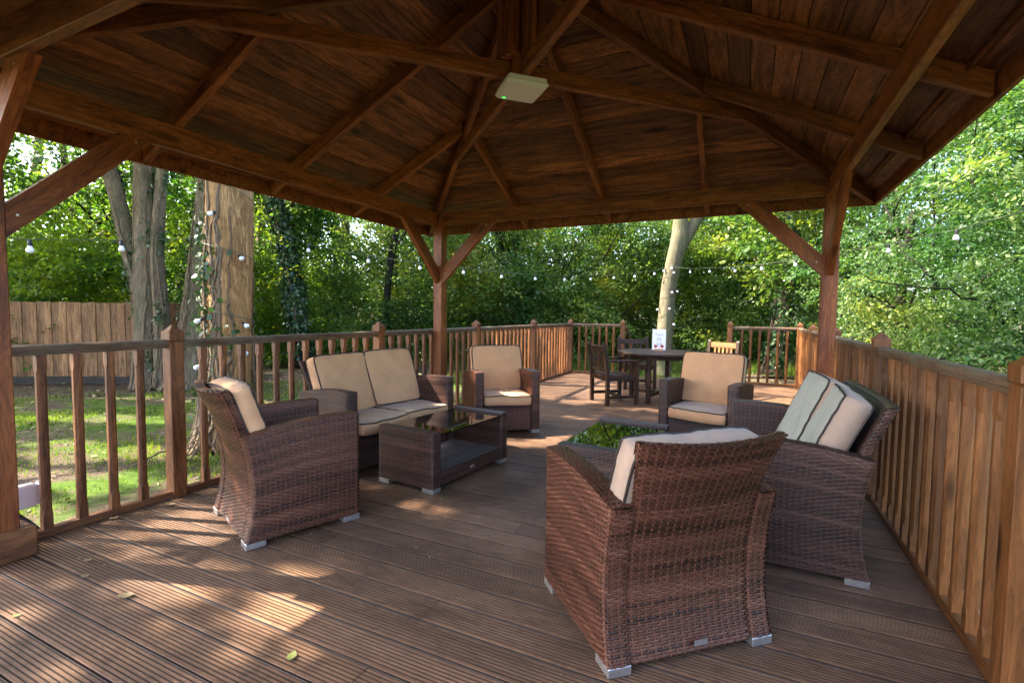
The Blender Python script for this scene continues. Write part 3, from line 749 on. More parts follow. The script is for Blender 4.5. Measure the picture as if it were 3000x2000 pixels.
def cushion(label, root, dx, dy, z, tilt, w, d, t, seed, matT=None, matS=None, rz=0., rx=0., group='loose canvas cushions on the wicker seats'):
    matT = matT or M_tan; matS = matS or matT
    M = W[root.name] @ Matrix.Translation((dx, dy, z)) @ Matrix.Rotation(rz, 4, 'Z') @ Matrix.Rotation(tilt, 4, 'X') @ Matrix.Rotation(rx, 4, 'Y')
    me, pp = cushion_meshes(w, d, t, seed, matT, matS)
    nm = 'seat_cushion' if abs(tilt) < .5 else 'back_cushion'
    o = put(nm, me, None, M); tag(o, label, 'cushion', group)
    put('piping', pp, o, M); return o
TB = math.radians(-72)
cushion('tan seat cushion in the near right wicker armchair, mostly hidden by its back', ch0, 0, .04, .366, 0, .52, .56, .10, 1)
cushion('tan back cushion showing its top edge over the near right armchair back', ch0, -.012, -.222, .606, math.radians(-69), .575, .50, .11, 2, M_cream)
cushion('tan seat cushion hidden between the arms of the side-on left armchair', ch1, 0, .04, .366, 0, .52, .56, .10, 1)
cushion('tan back cushion leaning in the side-on armchair at the left railing', ch1, 0, -.222, .625, math.radians(-70), .57, .52, .10, 3)
cushion('sunlit tan seat cushion in the armchair beside the central post', ch2, 0, .055, .366, 0, .525, .60, .105, 4)
cushion('creased tan back cushion propped in the armchair beside the central post', ch2, -.01, -.20, .655, TB, .60, .52, .11, 5, rz=.03)
cushion('cream-topped seat cushion in the armchair in front of the round dining table', ch3, 0, .055, .366, 0, .525, .60, .105, 6, M_cream, M_tan)
cushion('plain tan back cushion in the armchair in front of the round dining table', ch3, .01, -.205, .655, TB, .60, .52, .11, 7, rz=-.04)
cushion('tan seat cushion on the near half of the left sofa', so0, .265, .07, .366, 0, .53, .60, .10, 8, M_cream, M_tan, rz=.03)  # greyer top than sides: the skylight on it is put into the colour
cushion('tan seat cushion on the far half of the left sofa, partly in sun', so0, -.262, .055, .368, 0, .53, .60, .10, 4, M_cream, M_tan, rz=-.02)  # top carries skylight in its colour, as on the near half
cushion('tan back cushion at the near end of the left sofa', so0, .275, -.185, .655, math.radians(-70), .56, .53, .11, 9, rz=.05)
cushion('tan back cushion at the far end of the left sofa beside the armrest', so0, -.255, -.17, .665, math.radians(-69), .56, .53, .11, 10, rz=-.05)
cushion('grey-white seat cushion on the far half of the right sofa', so1, .265, .06, .366, 0, .53, .60, .10, 11, M_greygreen, M_cream)
cushion('grey-white seat cushion on the near half of the right sofa', so1, -.265, .06, .366, 0, .53, .60, .10, 12, M_greygreen, M_cream)
cushion('grey-green back cushion further from the camera on the right sofa', so1, .21, -.13, .66, math.radians(-68), .56, .54, .125, 13, M_greygreen, M_cream, rz=.10)
cushion('grey-green back cushion with broad cream side at the near end of the right sofa', so1, -.235, -.175, .645, math.radians(-66), .52, .52, .135, 14, M_greygreen, M_cream, rz=-.02)

# ------------------------------------------------------------------ ceiling lamp
def ceiling_lamp():
    M = Matrix.Translation((1.99, -1.965, ZT)) @ Matrix.Rotation(pi/4, 4, 'Z')
    R = thing('ceiling_light', 'square white plastic light fixed under the crossing of the roof ties', 'light', M)
    def rbox(name, s, h, z, mat, par, bev):
        bm = bmesh.new(); bmesh.ops.create_cube(bm, size=1)
        for v in bm.verts: v.co = Vector((v.co.x*s, v.co.y*s, v.co.z*h))
        bmesh.ops.bevel(bm, geom=list(bm.edges), offset=bev, segments=3, affect='EDGES')
        me = bpy.data.meshes.new(name); bm.to_mesh(me); bm.free(); return put(name, me, par, M @ Matrix.Translation((0, 0, z)), mat)
    b = rbox('mounting_base', .262, .022, -.012, M_plas, R, .006)
    d = rbox('diffuser_rim', .285, .034, -.0405, M_plas, R, .012)
    rbox('diffuser', .245, .006, -.0595, plain('lamp_diffuser', (.84, .83, .88), .3), R, .002)
    gm, nt, bs = nodes('green_led'); bs.inputs['Emission Color'].default_value = (.02, 1, .1, 1); bs.inputs['Emission Strength'].default_value = .5; bs.inputs['Base Color'].default_value = (0, .3, .03, 1)
    put('indicator_led', Acc().box((-.09, .098, -.0635), (.02, .006, .002)).mesh('indicator_led', gm), R, M)
ceiling_lamp()

# ------------------------------------------------------------------ dining set
def dining_chair(label, M, mat, slatm=None):
    R = thing('dining_chair', label, 'chair', M, 'slatted timber dining chairs')
    slatm = slatm or mat
    hw = .255; d0, d1 = -.23, .23; s = .05
    for x in (-hw, hw):
        def P(px, py, pz): return M @ Vector((px, py, pz))
        # back post in two runs with a lean, rounded top
        poly = [(-.025, 0), (.025, 0), (.025, .42), (-.035, .86), (-.045, .885), (-.065, .89), (-.082, .875), (-.088, .85), (-.025, .42)]
        me = prism_mesh('back_post', poly, s, mat)
        put('back_post', me, R, M @ Matrix.Translation((x, d0, 0)) @ Matrix.Rotation(pi/2, 4, 'Z'))
        put('front_leg', box_mesh(.62, s, s, .004, mat), R, M @ frame((x, d1, 0), (x, d1, 1), (0, 1, 0)))
        put('armrest', box_mesh(.56, .062, .026, .006, mat), R, M @ frame((x, d0-.02, .633), (x, d1+.06, .633)))
        put('side_rail', box_mesh(.41, .028, .07, .003, mat), R, M @ frame((x, d0+.025, .385), (x, d1-.025, .385)))
        put('side_stretcher', box_mesh(.41, .028, .045, .003, mat), R, M @ frame((x, d0+.025, .12), (x, d1-.025, .12)))
    for y, z, h in ((d1, .385, .07), (d0, .385, .07), (-.0, .12, .045)):
        put('cross_rail', box_mesh(.46, .028, h, .003, mat), R, M @ frame((-.23, y, z), (.23, y, z)))
    for i in range(6):
        y = d0+.045+i*.078; put('seat_slat', box_mesh(.455, .060, .018, .003, mat), R, M @ frame((-.2275, y, .429-.012*math.sin(pi*i/5)), (.2275, y, .429-.012*math.sin(pi*i/5))))
    put('top_rail', box_mesh(.46, .028, .085, .004, slatm), R, M @ frame((-.23, d0-.052, .805), (.23, d0-.052, .805), (0, -.13, 1)))
    put('lower_back_rail', box_mesh(.46, .028, .04, .003, mat), R, M @ frame((-.23, d0-.01, .50), (.23, d0-.01, .50), (0, -.13, 1)))
    for i in range(5):
        x = -.145+i*.0725; put('back_slat', box_mesh(.29, .036, .012, .002, slatm), R, M @ frame((x, d0-.013, .49), (x, d0-.046, .77), (0, 1, 0)))
    return R
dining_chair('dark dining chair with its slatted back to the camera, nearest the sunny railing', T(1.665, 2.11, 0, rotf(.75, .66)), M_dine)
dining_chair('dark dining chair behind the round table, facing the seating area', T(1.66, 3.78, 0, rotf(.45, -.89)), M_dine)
dining_chair('dark dining chair with sunlight put into the colour of its back slats, at the right side of the round table', T(2.93, 3.55, 0, rotf(-.50, -.86)), M_dine, M_dine_sun)
def round_table():
    M = T(2.22, 2.62, 0); R = thing('round_dining_table', 'round dark timber dining table with a menu card standing on it', 'table', M)
    n = 48; r = .61; A = Acc()
    zs = [(.0, .742), (r-.012, .742), (r-.003, .738), (r, .728), (r, .712), (r-.006, .704), (0., .704)]
    th = np.arange(n)*2*pi/n
    V = np.vstack([np.stack([rr_*np.cos(th), rr_*np.sin(th), np.full(n, z)], -1) for rr_, z in zs])
    F = np.vstack([np.stack([k*n+np.arange(n), (k+1)*n+np.arange(n), (k+1)*n+(np.arange(n)+1) % n, k*n+(np.arange(n)+1) % n], -1) for k in range(len(zs)-1)])
    A.add(V, F); put('table_top', A.mesh('table_top', M_dine), R, M)
    ring = Acc(); ri, ro = .40, .44
    for z0, z1 in ((.640, .702),):
        V = np.vstack([np.stack([q*np.cos(th), q*np.sin(th), np.full(n, z)], -1) for q, z in ((ri, z0), (ro, z0), (ro, z1), (ri, z1))])
        F = np.vstack([np.stack([k*n+np.arange(n), k*n+(np.arange(n)+1) % n, ((k+1) % 4)*n+(np.arange(n)+1) % n, ((k+1) % 4)*n+np.arange(n)], -1) for k in range(4)])
        ring.add(V, F)
    put('apron', ring.mesh('apron', M_dine), R, M)
    for i in range(4):
        a = i*pi/2+.30+pi/4*0+1.1; x, y = .42*math.cos(a), .42*math.sin(a)
        put('leg', box_mesh(.70, .06, .06, .004, M_dine), R, M @ frame((x, y, 0), (x, y, 1), (math.cos(a), math.sin(a), 0)))
    for i in range(2):
        a = i*pi/2+.30+1.1; x, y = .39*math.cos(a), .39*math.sin(a)
        put('stretcher', box_mesh(.78, .04, .05-.004*i, .003, M_dine), R, M @ frame((-x, -y, .12+.003*i), (x, y, .12+.003*i)))
round_table()
def text_mesh(name, body, size, mat, shear=0.):
    cu = bpy.data.curves.new(name, 'FONT'); cu.body = body; cu.size = size; cu.align_x = 'CENTER'; cu.extrude = .0002; cu.shear = shear
    o = bpy.data.objects.new(name, cu); COL.objects.link(o); dg = bpy.context.evaluated_depsgraph_get(); dg.update()
    me = bpy.data.meshes.new_from_object(o.evaluated_get(dg)); me.name = name; bpy.data.objects.remove(o); me.materials.clear(); me.materials.append(mat); return me
def menu():
    M = T(2.205, 2.68, .742, math.atan2(3.4-2.205, -(-5.02-2.68))*.9) @ Matrix.Scale(1.5, 4)
    R = thing('menu_card', 'white menu card with red-wheeled bicycle standing in a wooden block on the round table', 'menu', M)
    put('wooden_block', box_mesh(.09, .035, .025, .003, M_block), R, M @ Matrix.Translation((-.045, -.004, .0128)))
    tilt = Matrix.Rotation(math.radians(-4), 4, 'X'); MC = M @ Matrix.Translation((0, 0, .012)) @ tilt
    cd = put('card', Acc().box((0, .0, .105), (.132, .002, .21)).mesh('card', M_paper), R, MC)
    F = MC @ Matrix.Translation((0, -.0013, 0)) @ Matrix.Rotation(pi/2, 4, 'X')
    put('lettering', text_mesh('lettering', 'Deliciously', .0175, M_ink, .3), cd, F @ Matrix.Translation((0, .152, 0)))
    put('lettering', text_mesh('lettering', 'British', .006, M_ink), cd, F @ Matrix.Translation((0, .143, 0)))
    put('lettering', text_mesh('lettering', 'Just for', .0125, M_ink, .3), cd, F @ Matrix.Translation((0, .121, 0)))
    put('lettering', text_mesh('lettering', 'KIDS', .0165, M_ink), cd, F @ Matrix.Translation((0, .104, 0)))
    a = Acc().box((0, .097, 0), (.056, .0028, .0004)); put('underline', a.mesh('underline', M_ink), cd, F)
    a = Acc(); n = 20; th = np.arange(n)*2*pi/n
    for cx in (-.031, .031):
        V = np.vstack([[[cx, .037, .0004]], np.stack([cx+.0165*np.cos(th), .037+.0165*np.sin(th), np.full(n, .0004)], -1)])
        a.add(V, np.stack([np.zeros(n, int), 1+np.arange(n), 1+(np.arange(n)+1) % n], -1))
    put('bicycle_wheels', a.mesh('bicycle_wheels', M_red), cd, F)
    a = Acc()
    for p, q in (((-.031, .037), (-.012, .062)), ((-.012, .062), (-.002, .034)), ((-.012, .060), (.020, .062)), ((-.002, .034), (.020, .062)), ((.031, .037), (.018, .070)), ((.018, .070), (.030, .076)), ((.030, .076), (.028, .082)), ((-.014, .060), (-.016, .072)), ((-.026, .074), (-.006, .071)), ((-.002, .034), (.006, .024))):
        p = np.array(p); q = np.array(q); d = q-p; L = np.linalg.norm(d); nrm = np.array([-d[1], d[0]])/L*.0011
        V = [(*(p-nrm), .0007), (*(q-nrm), .0007), (*(q+nrm), .0007), (*(p+nrm), .0007)]; a.add(V, [[0, 1, 2, 3]])
    put('bicycle_frame', a.mesh('bicycle_frame', M_ink), cd, F)
menu()

# ------------------------------------------------------------------ outdoor socket on the left post
def socket():
    M = T(-.26, -3.75, .22); R = thing('outdoor_socket', 'pale weatherproof socket box fixed beside the left post', 'socket', M)
    for nm, c, d, bv in (('backbox', (-.03, 0, 0), (.07, .12, .13), .008), ('lid', (-.03, .086, 0), (.075, .05, .135), .012)):
        bm = bmesh.new(); bmesh.ops.create_cube(bm, size=1)
        for v in bm.verts: v.co = Vector((v.co.x*d[0]+c[0], v.co.y*d[1]+c[1], v.co.z*d[2]+c[2]))
        bmesh.ops.bevel(bm, geom=list(bm.edges), offset=bv, segments=3, affect='EDGES')
        me = bpy.data.meshes.new(nm); bm.to_mesh(me); bm.free(); put(nm, me, R, M, M_box)
    n = 20; th = np.arange(n+1)*2*pi/n; v, f, c = tube_np(np.stack([np.full(n+1, .006), -.01+.016*np.cos(th), .016*np.sin(th)], -1), .0012, 4, cap=False)
    put('cover_ring', Acc().add(v, f).mesh('cover_ring', M_box), R, M)
    pts = [(-.03, -.03, -.06), (-.03, -.02, -.10), (-.01, .02, -.15), (.02, .05, -.20), (.04, .055, -.215)]
    t = np.linspace(0, 4, 20); P = np.stack([np.interp(t, range(5), [p[i] for p in pts]) for i in range(3)], -1)
    v, f, c = tube_np(P, .011, 8); put('cable', Acc().add(v, f, c).mesh('cable', M_blk, True), R, M)
socket()

# ------------------------------------------------------------------ foliage tools
def leaf_quads(P, L, wr, ax, nr, fold=.0):
    """P base (n,3), L length (n,), ax axis, nr normal -> rhombus leaves"""
    ax = ax/np.linalg.norm(ax, axis=1)[:, None]; nr = nr-ax*(nr*ax).sum(1)[:, None]; nr /= np.linalg.norm(nr, axis=1)[:, None]+1e-9
    sd = np.cross(ax, nr); L = L[:, None]; w = L*wr
    V = np.stack([P, P+ax*L*.42+sd*w*.5-nr*L*.04, P+ax*L-nr*L*.14, P+ax*L*.42-sd*w*.5-nr*L*.04], 1)
    n = len(P); F = np.arange(n*4).reshape(n, 4); return V.reshape(-1, 3), F
def sprays(C, R, per, size, rng, tilt=.35, wr=.6, sizev=.3, tone0=None, dome=.25):
    """flattened sprays of leaves around the centres C"""
    n = len(C); R = np.broadcast_to(R, (n,))
    idx = np.repeat(np.arange(n), per); N = len(idx)
    nc = np.c_[rng.normal(0, tilt, (n, 2)), np.ones(n)]; nc /= np.linalg.norm(nc, axis=1)[:, None]
    e1 = np.cross(nc, [0.3, .9, .1]); e1 /= np.linalg.norm(e1, axis=1)[:, None]; e2 = np.cross(nc, e1)
    th = rng.uniform(0, 2*pi, N); r = np.sqrt(rng.uniform(0, 1, N))
    rad = (r*R[idx])[:, None]; dirv = e1[idx]*np.cos(th)[:, None]+e2[idx]*np.sin(th)[:, None]
    P = C[idx]+dirv*rad+nc[idx]*(rng.normal(0, .10, N)*R[idx]-dome*r**2*R[idx])[:, None]
    ax = dirv+rng.normal(0, .55, (N, 3))+np.array([0, 0, -.25]); nr = nc[idx]+rng.normal(0, .45, (N, 3))
    L = size*(1+sizev*rng.normal(0, 1, N)).clip(.45, 1.8)
    V, F = leaf_quads(P, L, wr, ax, nr)
    tc = rng.uniform(0, 1, n) if tone0 is None else tone0
    tone = np.clip(tc[idx]*.7+.15+rng.normal(0, .13, N), 0, 1)
    return V, F, tone, P
def keep(V, F, tone, mask):
    V = V.reshape(-1, 4, 3)[mask]; return V.reshape(-1, 3), np.arange(len(V)*4).reshape(-1, 4), tone[mask]
GREEN = [(0., (.012, .040, .014)), (.35, (.028, .085, .020)), (.7, (.060, .135, .022)), (1., (.125, .195, .028))]
M_leaf = leafmat('woodland_leaves', [(0., (.030, .075, .020)), (.35, (.076, .150, .030)), (.7, (.145, .215, .040)), (1., (.23, .28, .052))], .45)
M_leafR = leafmat('hazel_leaves', [(0., (.026, .072, .026)), (.4, (.060, .135, .034)), (.75, (.115, .190, .050)), (1., (.20, .25, .085))], .42)
M_leafY = leafmat('sunlit_maple_leaves', [(0., (.045, .105, .016)), (.5, (.115, .205, .022)), (1., (.22, .29, .034))], .6)
M_ivy = leafmat('ivy_leaves', [(0., (.012, .035, .012)), (.6, (.035, .085, .022)), (1., (.16, .20, .09))], .2, .3)
M_litter = leafmat('dry_leaf_litter', [(0., (.05, .03, .018)), (.5, (.17, .11, .06)), (.85, (.32, .24, .13)), (1., (.20, .24, .05))], .15, .6)
M_grass = leafmat('grass_blades', [(0., (.040, .080, .010)), (.5, (.105, .165, .015)), (1., (.21, .25, .035))], .45)
B_dark = bark('dark_woodland_bark', (.012, .009, .007), (.040, .031, .024), (.022, .024, .014), 1.)
B_pale = bark('pale_smooth_bark', (.10, .082, .052), (.18, .150, .095), (.14, .130, .075), .6, .4, moss=(.10, .11, .045))
B_big = bark('fissured_orange_bark', (.17, .080, .028), (.60, .33, .130), (.50, .285, .115), 2.3, .6)
B_grey = bark('grey_brown_bark', (.095, .066, .042), (.32, .24, .155), (.24, .185, .12), 1.4, .8, moss=(.085, .095, .045))
B_ivy = bark('ivy_stem_bark', (.10, .065, .038), (.30, .21, .135), (.20, .145, .09), 3., .5)

# sun patches on the z=0 plane, shaped by clearing leaves along the sun's direction: (x, y, rx, ry, rot)
GAPS = [(.45, -3.28, .42, .26, .3), (.62, -3.60, .24, .08, .2), (1.04, -3.68, .25, .16, .35), (1.62, -3.50, .32, .27, .4), (1.98, -3.64, .26, .14, .3), (-7.5, 12.2, 6.5, 2.8, .2), (-1.5, 12.8, 3.5, 2.4, .1), (5, 11.5, 3, 2, 0.), (-10, 7.5, 3.5, 2.2, 0.), (-4.5, 8.2, 3.0, 1.2, .1), (7, 6, 2.2, 1.2, .3), (9, 9, 2.8, 1.3, .2), (12.5, 7, 2.4, 1.5, .5), (10, 3.2, 2.0, 1.1, .2), (13.5, 3, 2.4, 1.4, .1), (6.5, 10.8, 2.0, 1., .3), (8, 1, 2, .8, .2), (11.5, .5, 2, 1, .3), (-12, 3.5, 4, 1.5, .2), (-.9, -.78, 1.5, .30, .31),
        (.55, -3.86, .26, .07, 0.), (.70, -4.12, .22, .09, 0.), (1.10, -2.95, .10, .05, 0.), (1.60, -2.36, .30, .07, .2), (1.18, -.86, .34, .20, .2), (1.62, -.28, .30, .34, .3),
        (1.40, -.60, .42, .12, 0.), (.55, 3.4, .95, 1.7, 0.), (1.15, 1.9, .5, .22, .2), (3.75, 4.2, .75, .9, .2), (3.95, 3.1, .5, .5, 0.), (2.15, 1.75, .4, .12, .2), (1.6, .8, .5, .09, .1),
        (-3.6, -2.1, 1.3, .42, .3), (-2.8, -2.75, .9, .34, .2), (-5.6, -1.2, 1.3, .30, .4), (-1.4, -2.3, .6, .3, .2), (-1.9, -3.4, .8, .3, .1), (-6.8, .2, 1.0, .25, .4),
        (3.3, 9.2, .6, 1.2, 0.), (2.4, 8.8, .5, .9, 0.), (-.5, -.75, .28, .9, 0.), (-4.6, .6, .8, .5, .3), (2.9, 4.9, .45, .35, 0.), (-1.6, 1.2, .9, .5, .3), (-2.6, 4.2, 1.6, .5, .3), (-5.2, 5.4, 2.2, .6, .3)]
def lit_mask(P):
    z = P[:, 2]; Q = P[:, :2]+np.array([.95, .31])[None]*z[:, None]
    m = np.ones(len(P), bool)
    for x, y, rx, ry, a in GAPS:
        dx = Q[:, 0]-x; dy = Q[:, 1]-y; c, s = math.cos(a), math.sin(a)
        u = (dx*c+dy*s)/rx; v = (-dx*s+dy*c)/ry
        wob = 1+.22*np.sin(3*np.arctan2(v, u)+x*5)+.12*np.sin(7*np.arctan2(v, u)+y*9)
        m &= (u*u+v*v) > wob**2
    return m

def trunk(name, pts, rad, mat, parent, sides=14, rough=.06, res=.12, seed=0, flare=1.35):
    pts = np.array(pts, float); seg = np.r_[0, np.cumsum(np.linalg.norm(np.diff(pts, axis=0), axis=1))]
    n = max(6, int(seg[-1]/res)); s = np.linspace(0, seg[-1], n)
    c = [np.interp(s, seg, pts[:, i]) for i in range(3)]
    ker = np.ones(5)/5
    P = np.stack([np.convolve(np.pad(q, 2, 'edge'), ker, 'valid') for q in c], -1)
    R = np.interp(s, seg, rad); R = R*(1+(flare-1)*np.exp(-s/.35))
    def wob(t, th, PP):
        z = PP[:, 2][:, None]; w = 1+rough*np.sin(3*th+z*.9+seed)+rough*.7*np.sin(5*th-z*1.7+seed*2)+rough*.5*np.sin(9*th+z*3.1)
        rnd = np.random.default_rng(seed).normal(0, rough*.25, (len(PP), th.shape[1])); return w+rnd
    V, F, C = tube_np(P, R, sides, wob); return put(name, mesh_np(name, V, [F, C], mat, True), parent, Matrix()), P, R
def limbs(parent, P0, dirs, mat, rng, name='limb'):
    acc = Acc()
    for p, d, L, r in dirs:
        n = 9; t = np.linspace(0, 1, n); d = np.array(d, float); d /= np.linalg.norm(d)
        Q = np.array(p)[None]+d[None]*(t*L)[:, None]+np.cumsum(rng.normal(0, .045*L, (n, 3)), 0)*.5; Q[0] = p
        v, f, c = tube_np(Q, r*(1-.75*t), 7); acc.add(v, f, c)
        for k in range(3):
            i = rng.integers(3, n-1); q = Q[i]; d2 = d+rng.normal(0, .6, 3); d2 /= np.linalg.norm(d2)
            Q2 = q[None]+d2[None]*(np.linspace(0, 1, 5)*L*.45)[:, None]+np.cumsum(rng.normal(0, .03*L, (5, 3)), 0)*.4; Q2[0] = q
            v, f, c = tube_np(Q2, r*.4*(1-.7*np.linspace(0, 1, 5)), 5); acc.add(v, f, c)
    return put(name, acc.mesh(name, mat, True), parent, Matrix())
def crown(parent, cen, rad, nspray, per, size, mat, seed, cull=False, R=.6, name='crown'):
    rng = np.random.default_rng(seed)
    d = rng.normal(0, 1, (nspray, 3)); d /= np.linalg.norm(d, axis=1)[:, None]; r = rng.uniform(.25, 1, nspray)**.5
    C = np.array(cen)+d*r[:, None]*np.array(rad)
    C += .18*np.array(rad)*np.array([[noise.noise(Vector(c)*.35+Vector((k*7, 0, 0))) for k in range(3)] for c in C])
    V, F, t, P = sprays(C, rng.uniform(.7, 1.2, nspray)*R, per, size, rng, tone0=rng.uniform(0, 1, nspray))
    if cull: V, F, t = keep(V, F, t, lit_mask(P))  # crown opened on purpose so sun falls on the chosen patches
    return put(name, mesh_np(name, V, F, mat, tone=t), parent, Matrix())
def ivy(parent, P, R, rng, nst=16, zmax=4.5, nleaf=1500, leafz=(0, 4.5), side=None, lsize=.07, rs=.011):
    """woody ivy stems creeping up a trunk given by its axis P and radii R, and ivy leaves"""
    acc = Acc(); z = P[:, 2]
    for i in range(nst):
        a = rng.uniform(0, 2*pi) if side is None else rng.normal(side[0], side[1]); top = rng.uniform(.35, 1.)*zmax; n = 44
        zz = np.linspace(P[0, 2]-.02, top, n); da = np.cumsum(rng.normal(0, .055, n))+.18*np.sin(np.linspace(0, rng.uniform(3, 9), n)+rng.uniform(0, 6)); th = a+da
        cx = np.interp(zz, z, P[:, 0]); cy = np.interp(zz, z, P[:, 1]); rr_ = np.interp(zz, z, R)*(1.03+.03*rng.normal())+rng.uniform(0, .012)
        r = rs*rng.uniform(.5, 1.6)
        Q = np.stack([cx+rr_*np.cos(th), cy+rr_*np.sin(th), zz], -1)
        v, f, c = tube_np(Q, r*np.linspace(1.25, .45, n), 5); acc.add(v, f, c)
    o = put('ivy_stems', acc.mesh('ivy_stems', B_ivy, True), parent, Matrix()); o['kind'] = 'stuff'
    n = nleaf; zz = rng.uniform(*leafz, n); cl = rng.integers(0, max(3, n//45), n); ca = rng.uniform(0, 2*pi, cl.max()+1) if side is None else rng.normal(side[0], side[1], cl.max()+1); cz = rng.uniform(*leafz, cl.max()+1)
    th = ca[cl]+rng.normal(0, .35, n); zz = cz[cl]+rng.normal(0, .16, n); zz = np.clip(zz, P[0, 2], None)
    rr_ = np.interp(zz, z, R)+np.abs(rng.normal(.03, .05, n)); ou = np.stack([np.cos(th), np.sin(th), 0*th], -1)
    Q = np.stack([np.interp(zz, z, P[:, 0]), np.interp(zz, z, P[:, 1]), zz], -1)+ou*rr_[:, None]
    ax = np.array([0, 0, -1.])+rng.normal(0, .6, (n, 3)); V, F = leaf_quads(Q, lsize*rng.uniform(.5, 1.2, n), .9, ax, ou+rng.normal(0, .4, (n, 3)))
    t = np.clip(rng.normal(.45, .25, n), 0, 1); o = put('ivy_foliage', mesh_np('ivy_foliage', V, F, M_ivy, tone=t), parent, Matrix()); o['kind'] = 'stuff'

# ------------------------------------------------------------------ the trees one can tell apart
def trees():
    r = np.random.default_rng(5)
    # big fissured trunk close to the deck
    t = thing('ivy_clad_tree', 'thick orange-barked tree wrapped in ivy stems and string lights just beyond the left railing', 'tree', T(-2.25, -1.2, GZ))
    tr, P, R = trunk('trunk', [(-2.24, -1.20, GZ-.05), (-2.40, -1.05, .9), (-2.48, -.95, 2.2), (-2.52, -.9, 3.4), (-2.9, -.9, 6.5), (-3.6, -1.1, 10)], [.275, .255, .262, .25, .22, .10], B_big, t, 40, .035, .07, 2, 1.45)
    ivy(t, P, R, r, 44, 3.9, 1100, (.2, 3.4), (pi*1.15, .95), .075, .016)
    ivy2 = Acc()
    for i in range(60):      # tangle at the foot
        a = r.uniform(-1.6, 1.4); n = 12; s = np.linspace(0, 1, n); q0 = np.array([-2.25, -1.2, .55*r.uniform(.1, 1)+GZ])
        d = np.array([math.cos(a), math.sin(a), 0.]); Q = q0[None]+d[None]*(.24+s[:, None]*r.uniform(.2, .75))+np.cumsum(r.normal(0, .03, (n, 3)), 0); Q[:, 2] = np.maximum(Q[:, 2]*(1-s**1.4)+(GZ+.03)*s**1.4, GZ+.02)
        v, f, c = tube_np(Q, r.uniform(.004, .009), 4); ivy2.add(v, f, c)
    o = put('ivy_root_tangle', ivy2.mesh('ivy_root_tangle', B_ivy, True), t, Matrix()); o['kind'] = 'stuff'
    limbs(t, P, [((-3.0, -.9, 6.8), (-.8, .3, .8), 3.5, .09), ((-2.9, -.9, 6.3), (.3, -1, .7), 3.5, .09), ((-3.3, -1, 8.5), (-.3, .9, .6), 3, .07)], B_big, r)
    crown(t, (-5.2, -1.6, 9.3), (4.2, 4.6, 2.6), 620, 42, .15, M_leaf, 31, True, .75)
    # forked trunk in front of the fence
    t = thing('forked_tree', 'grey forked tree laced with ivy stems in front of the board fence', 'tree', T(-7.95, 1.0, GZ))
    tr, P, R = trunk('trunk', [(-7.97, 1.0, GZ-.05), (-7.9, .98, .8), (-7.88, .95, 2.0), (-7.83, .93, 4.1), (-7.7, 1.0, 8.5)], [.27, .235, .20, .17, .10], B_grey, t, 22, .06, .1, 4)
    ivy(t, P, R, r, 16, 4.6, 700, (.2, 4.2), None, .08, .018)
    tr2, P2, R2 = trunk('second_stem', [(-8.05, 1.02, .9), (-8.12, .95, 1.7), (-8.28, .80, 2.9), (-8.5, .6, 4.4), (-9.2, .3, 7.8)], [.18, .17, .15, .14, .07], B_grey, t, 16, .05, .1, 8, 1.)
    ivy(t, P2, R2, r, 9, 4.6, 500, (1.0, 4.6), None, .08, .016)
    tr3, P3, R3 = trunk('third_stem', [(-7.62, 1.05, GZ), (-7.58, 1.05, 1.0), (-7.60, 1.0, 2.4), (-7.45, 1.1, 4.4), (-6.9, 1.4, 8)], [.17, .15, .12, .10, .05], B_grey, t, 14, .05, .1, 9, 1.2)
    ivy(t, P3, R3, r, 12, 4.2, 500, (.2, 4.2), None, .08, .014)
    limbs(t, P, [((-7.7, 1, 6), (.5, .5, .8), 3, .08), ((-8.6, .5, 5.2), (-.8, -.4, .6), 3, .07)], B_grey, r)
    crown(t, (-9.3, 1.2, 8.8), (4.4, 4.4, 2.8), 520, 42, .15, M_leaf, 32, True, .8)
    # leaning trunk between them
    t = thing('leaning_tree', 'grey leaning trunk between the forked tree and the thick orange-barked tree', 'tree', T(-7.2, 1.4, GZ))
    tr, P, R = trunk('trunk', [(-7.28, 1.42, GZ-.05), (-7.1, 1.38, .5), (-6.75, 1.30, 1.8), (-6.35, 1.22, 3.2), (-6.0, 1.2, 5.2), (-5.6, 1.5, 8.5)], [.36, .29, .22, .18, .15, .08], B_grey, t, 20, .05, .1, 6, 1.6)
    ivy(t, P, R, r, 16, 3.5, 600, (.2, 3.4), None, .08, .016)
    crown(t, (-7.2, 4.6, 9.0), (3.8, 4.0, 2.6), 420, 42, .15, M_leaf, 33, True, .8)
    # smooth pale tree beyond the deck
    t = thing('pale_tree', 'smooth pale sunlit trunk forking above the dining table, wound with string lights', 'tree', T(1.45, 8.5, GZ))
    tr, P, R = trunk('trunk', [(1.40, 8.55, GZ-.05), (1.43, 8.62, .58), (1.47, 8.72, 1.96), (1.58, 8.82, 2.79), (1.72, 8.92, 3.35), (1.70, 8.95, 4.2), (1.6, 9.1, 7.5)], [.235, .215, .20, .205, .235, .16, .09], B_pale, t, 24, .03, .09, 3, 1.25)
    trunk('leaning_limb', [(1.56, 8.86, 2.75), (1.95, 9.1, 3.55), (2.45, 9.3, 4.6), (3.2, 9.6, 6.4)], [.17, .155, .14, .08], B_pale, t, 18, .03, .09, 5, 1.)
    limbs(t, P, [((1.6, 9, 6), (-.6, .4, .8), 2.6, .06), ((2.9, 9.5, 5.8), (.6, .2, .7), 2.4, .05)], B_pale, r)
    crown(t, (1.9, 10.2, 7.4), (3.0, 2.6, 2.0), 240, 42, .12, M_leaf, 34, True, .7)
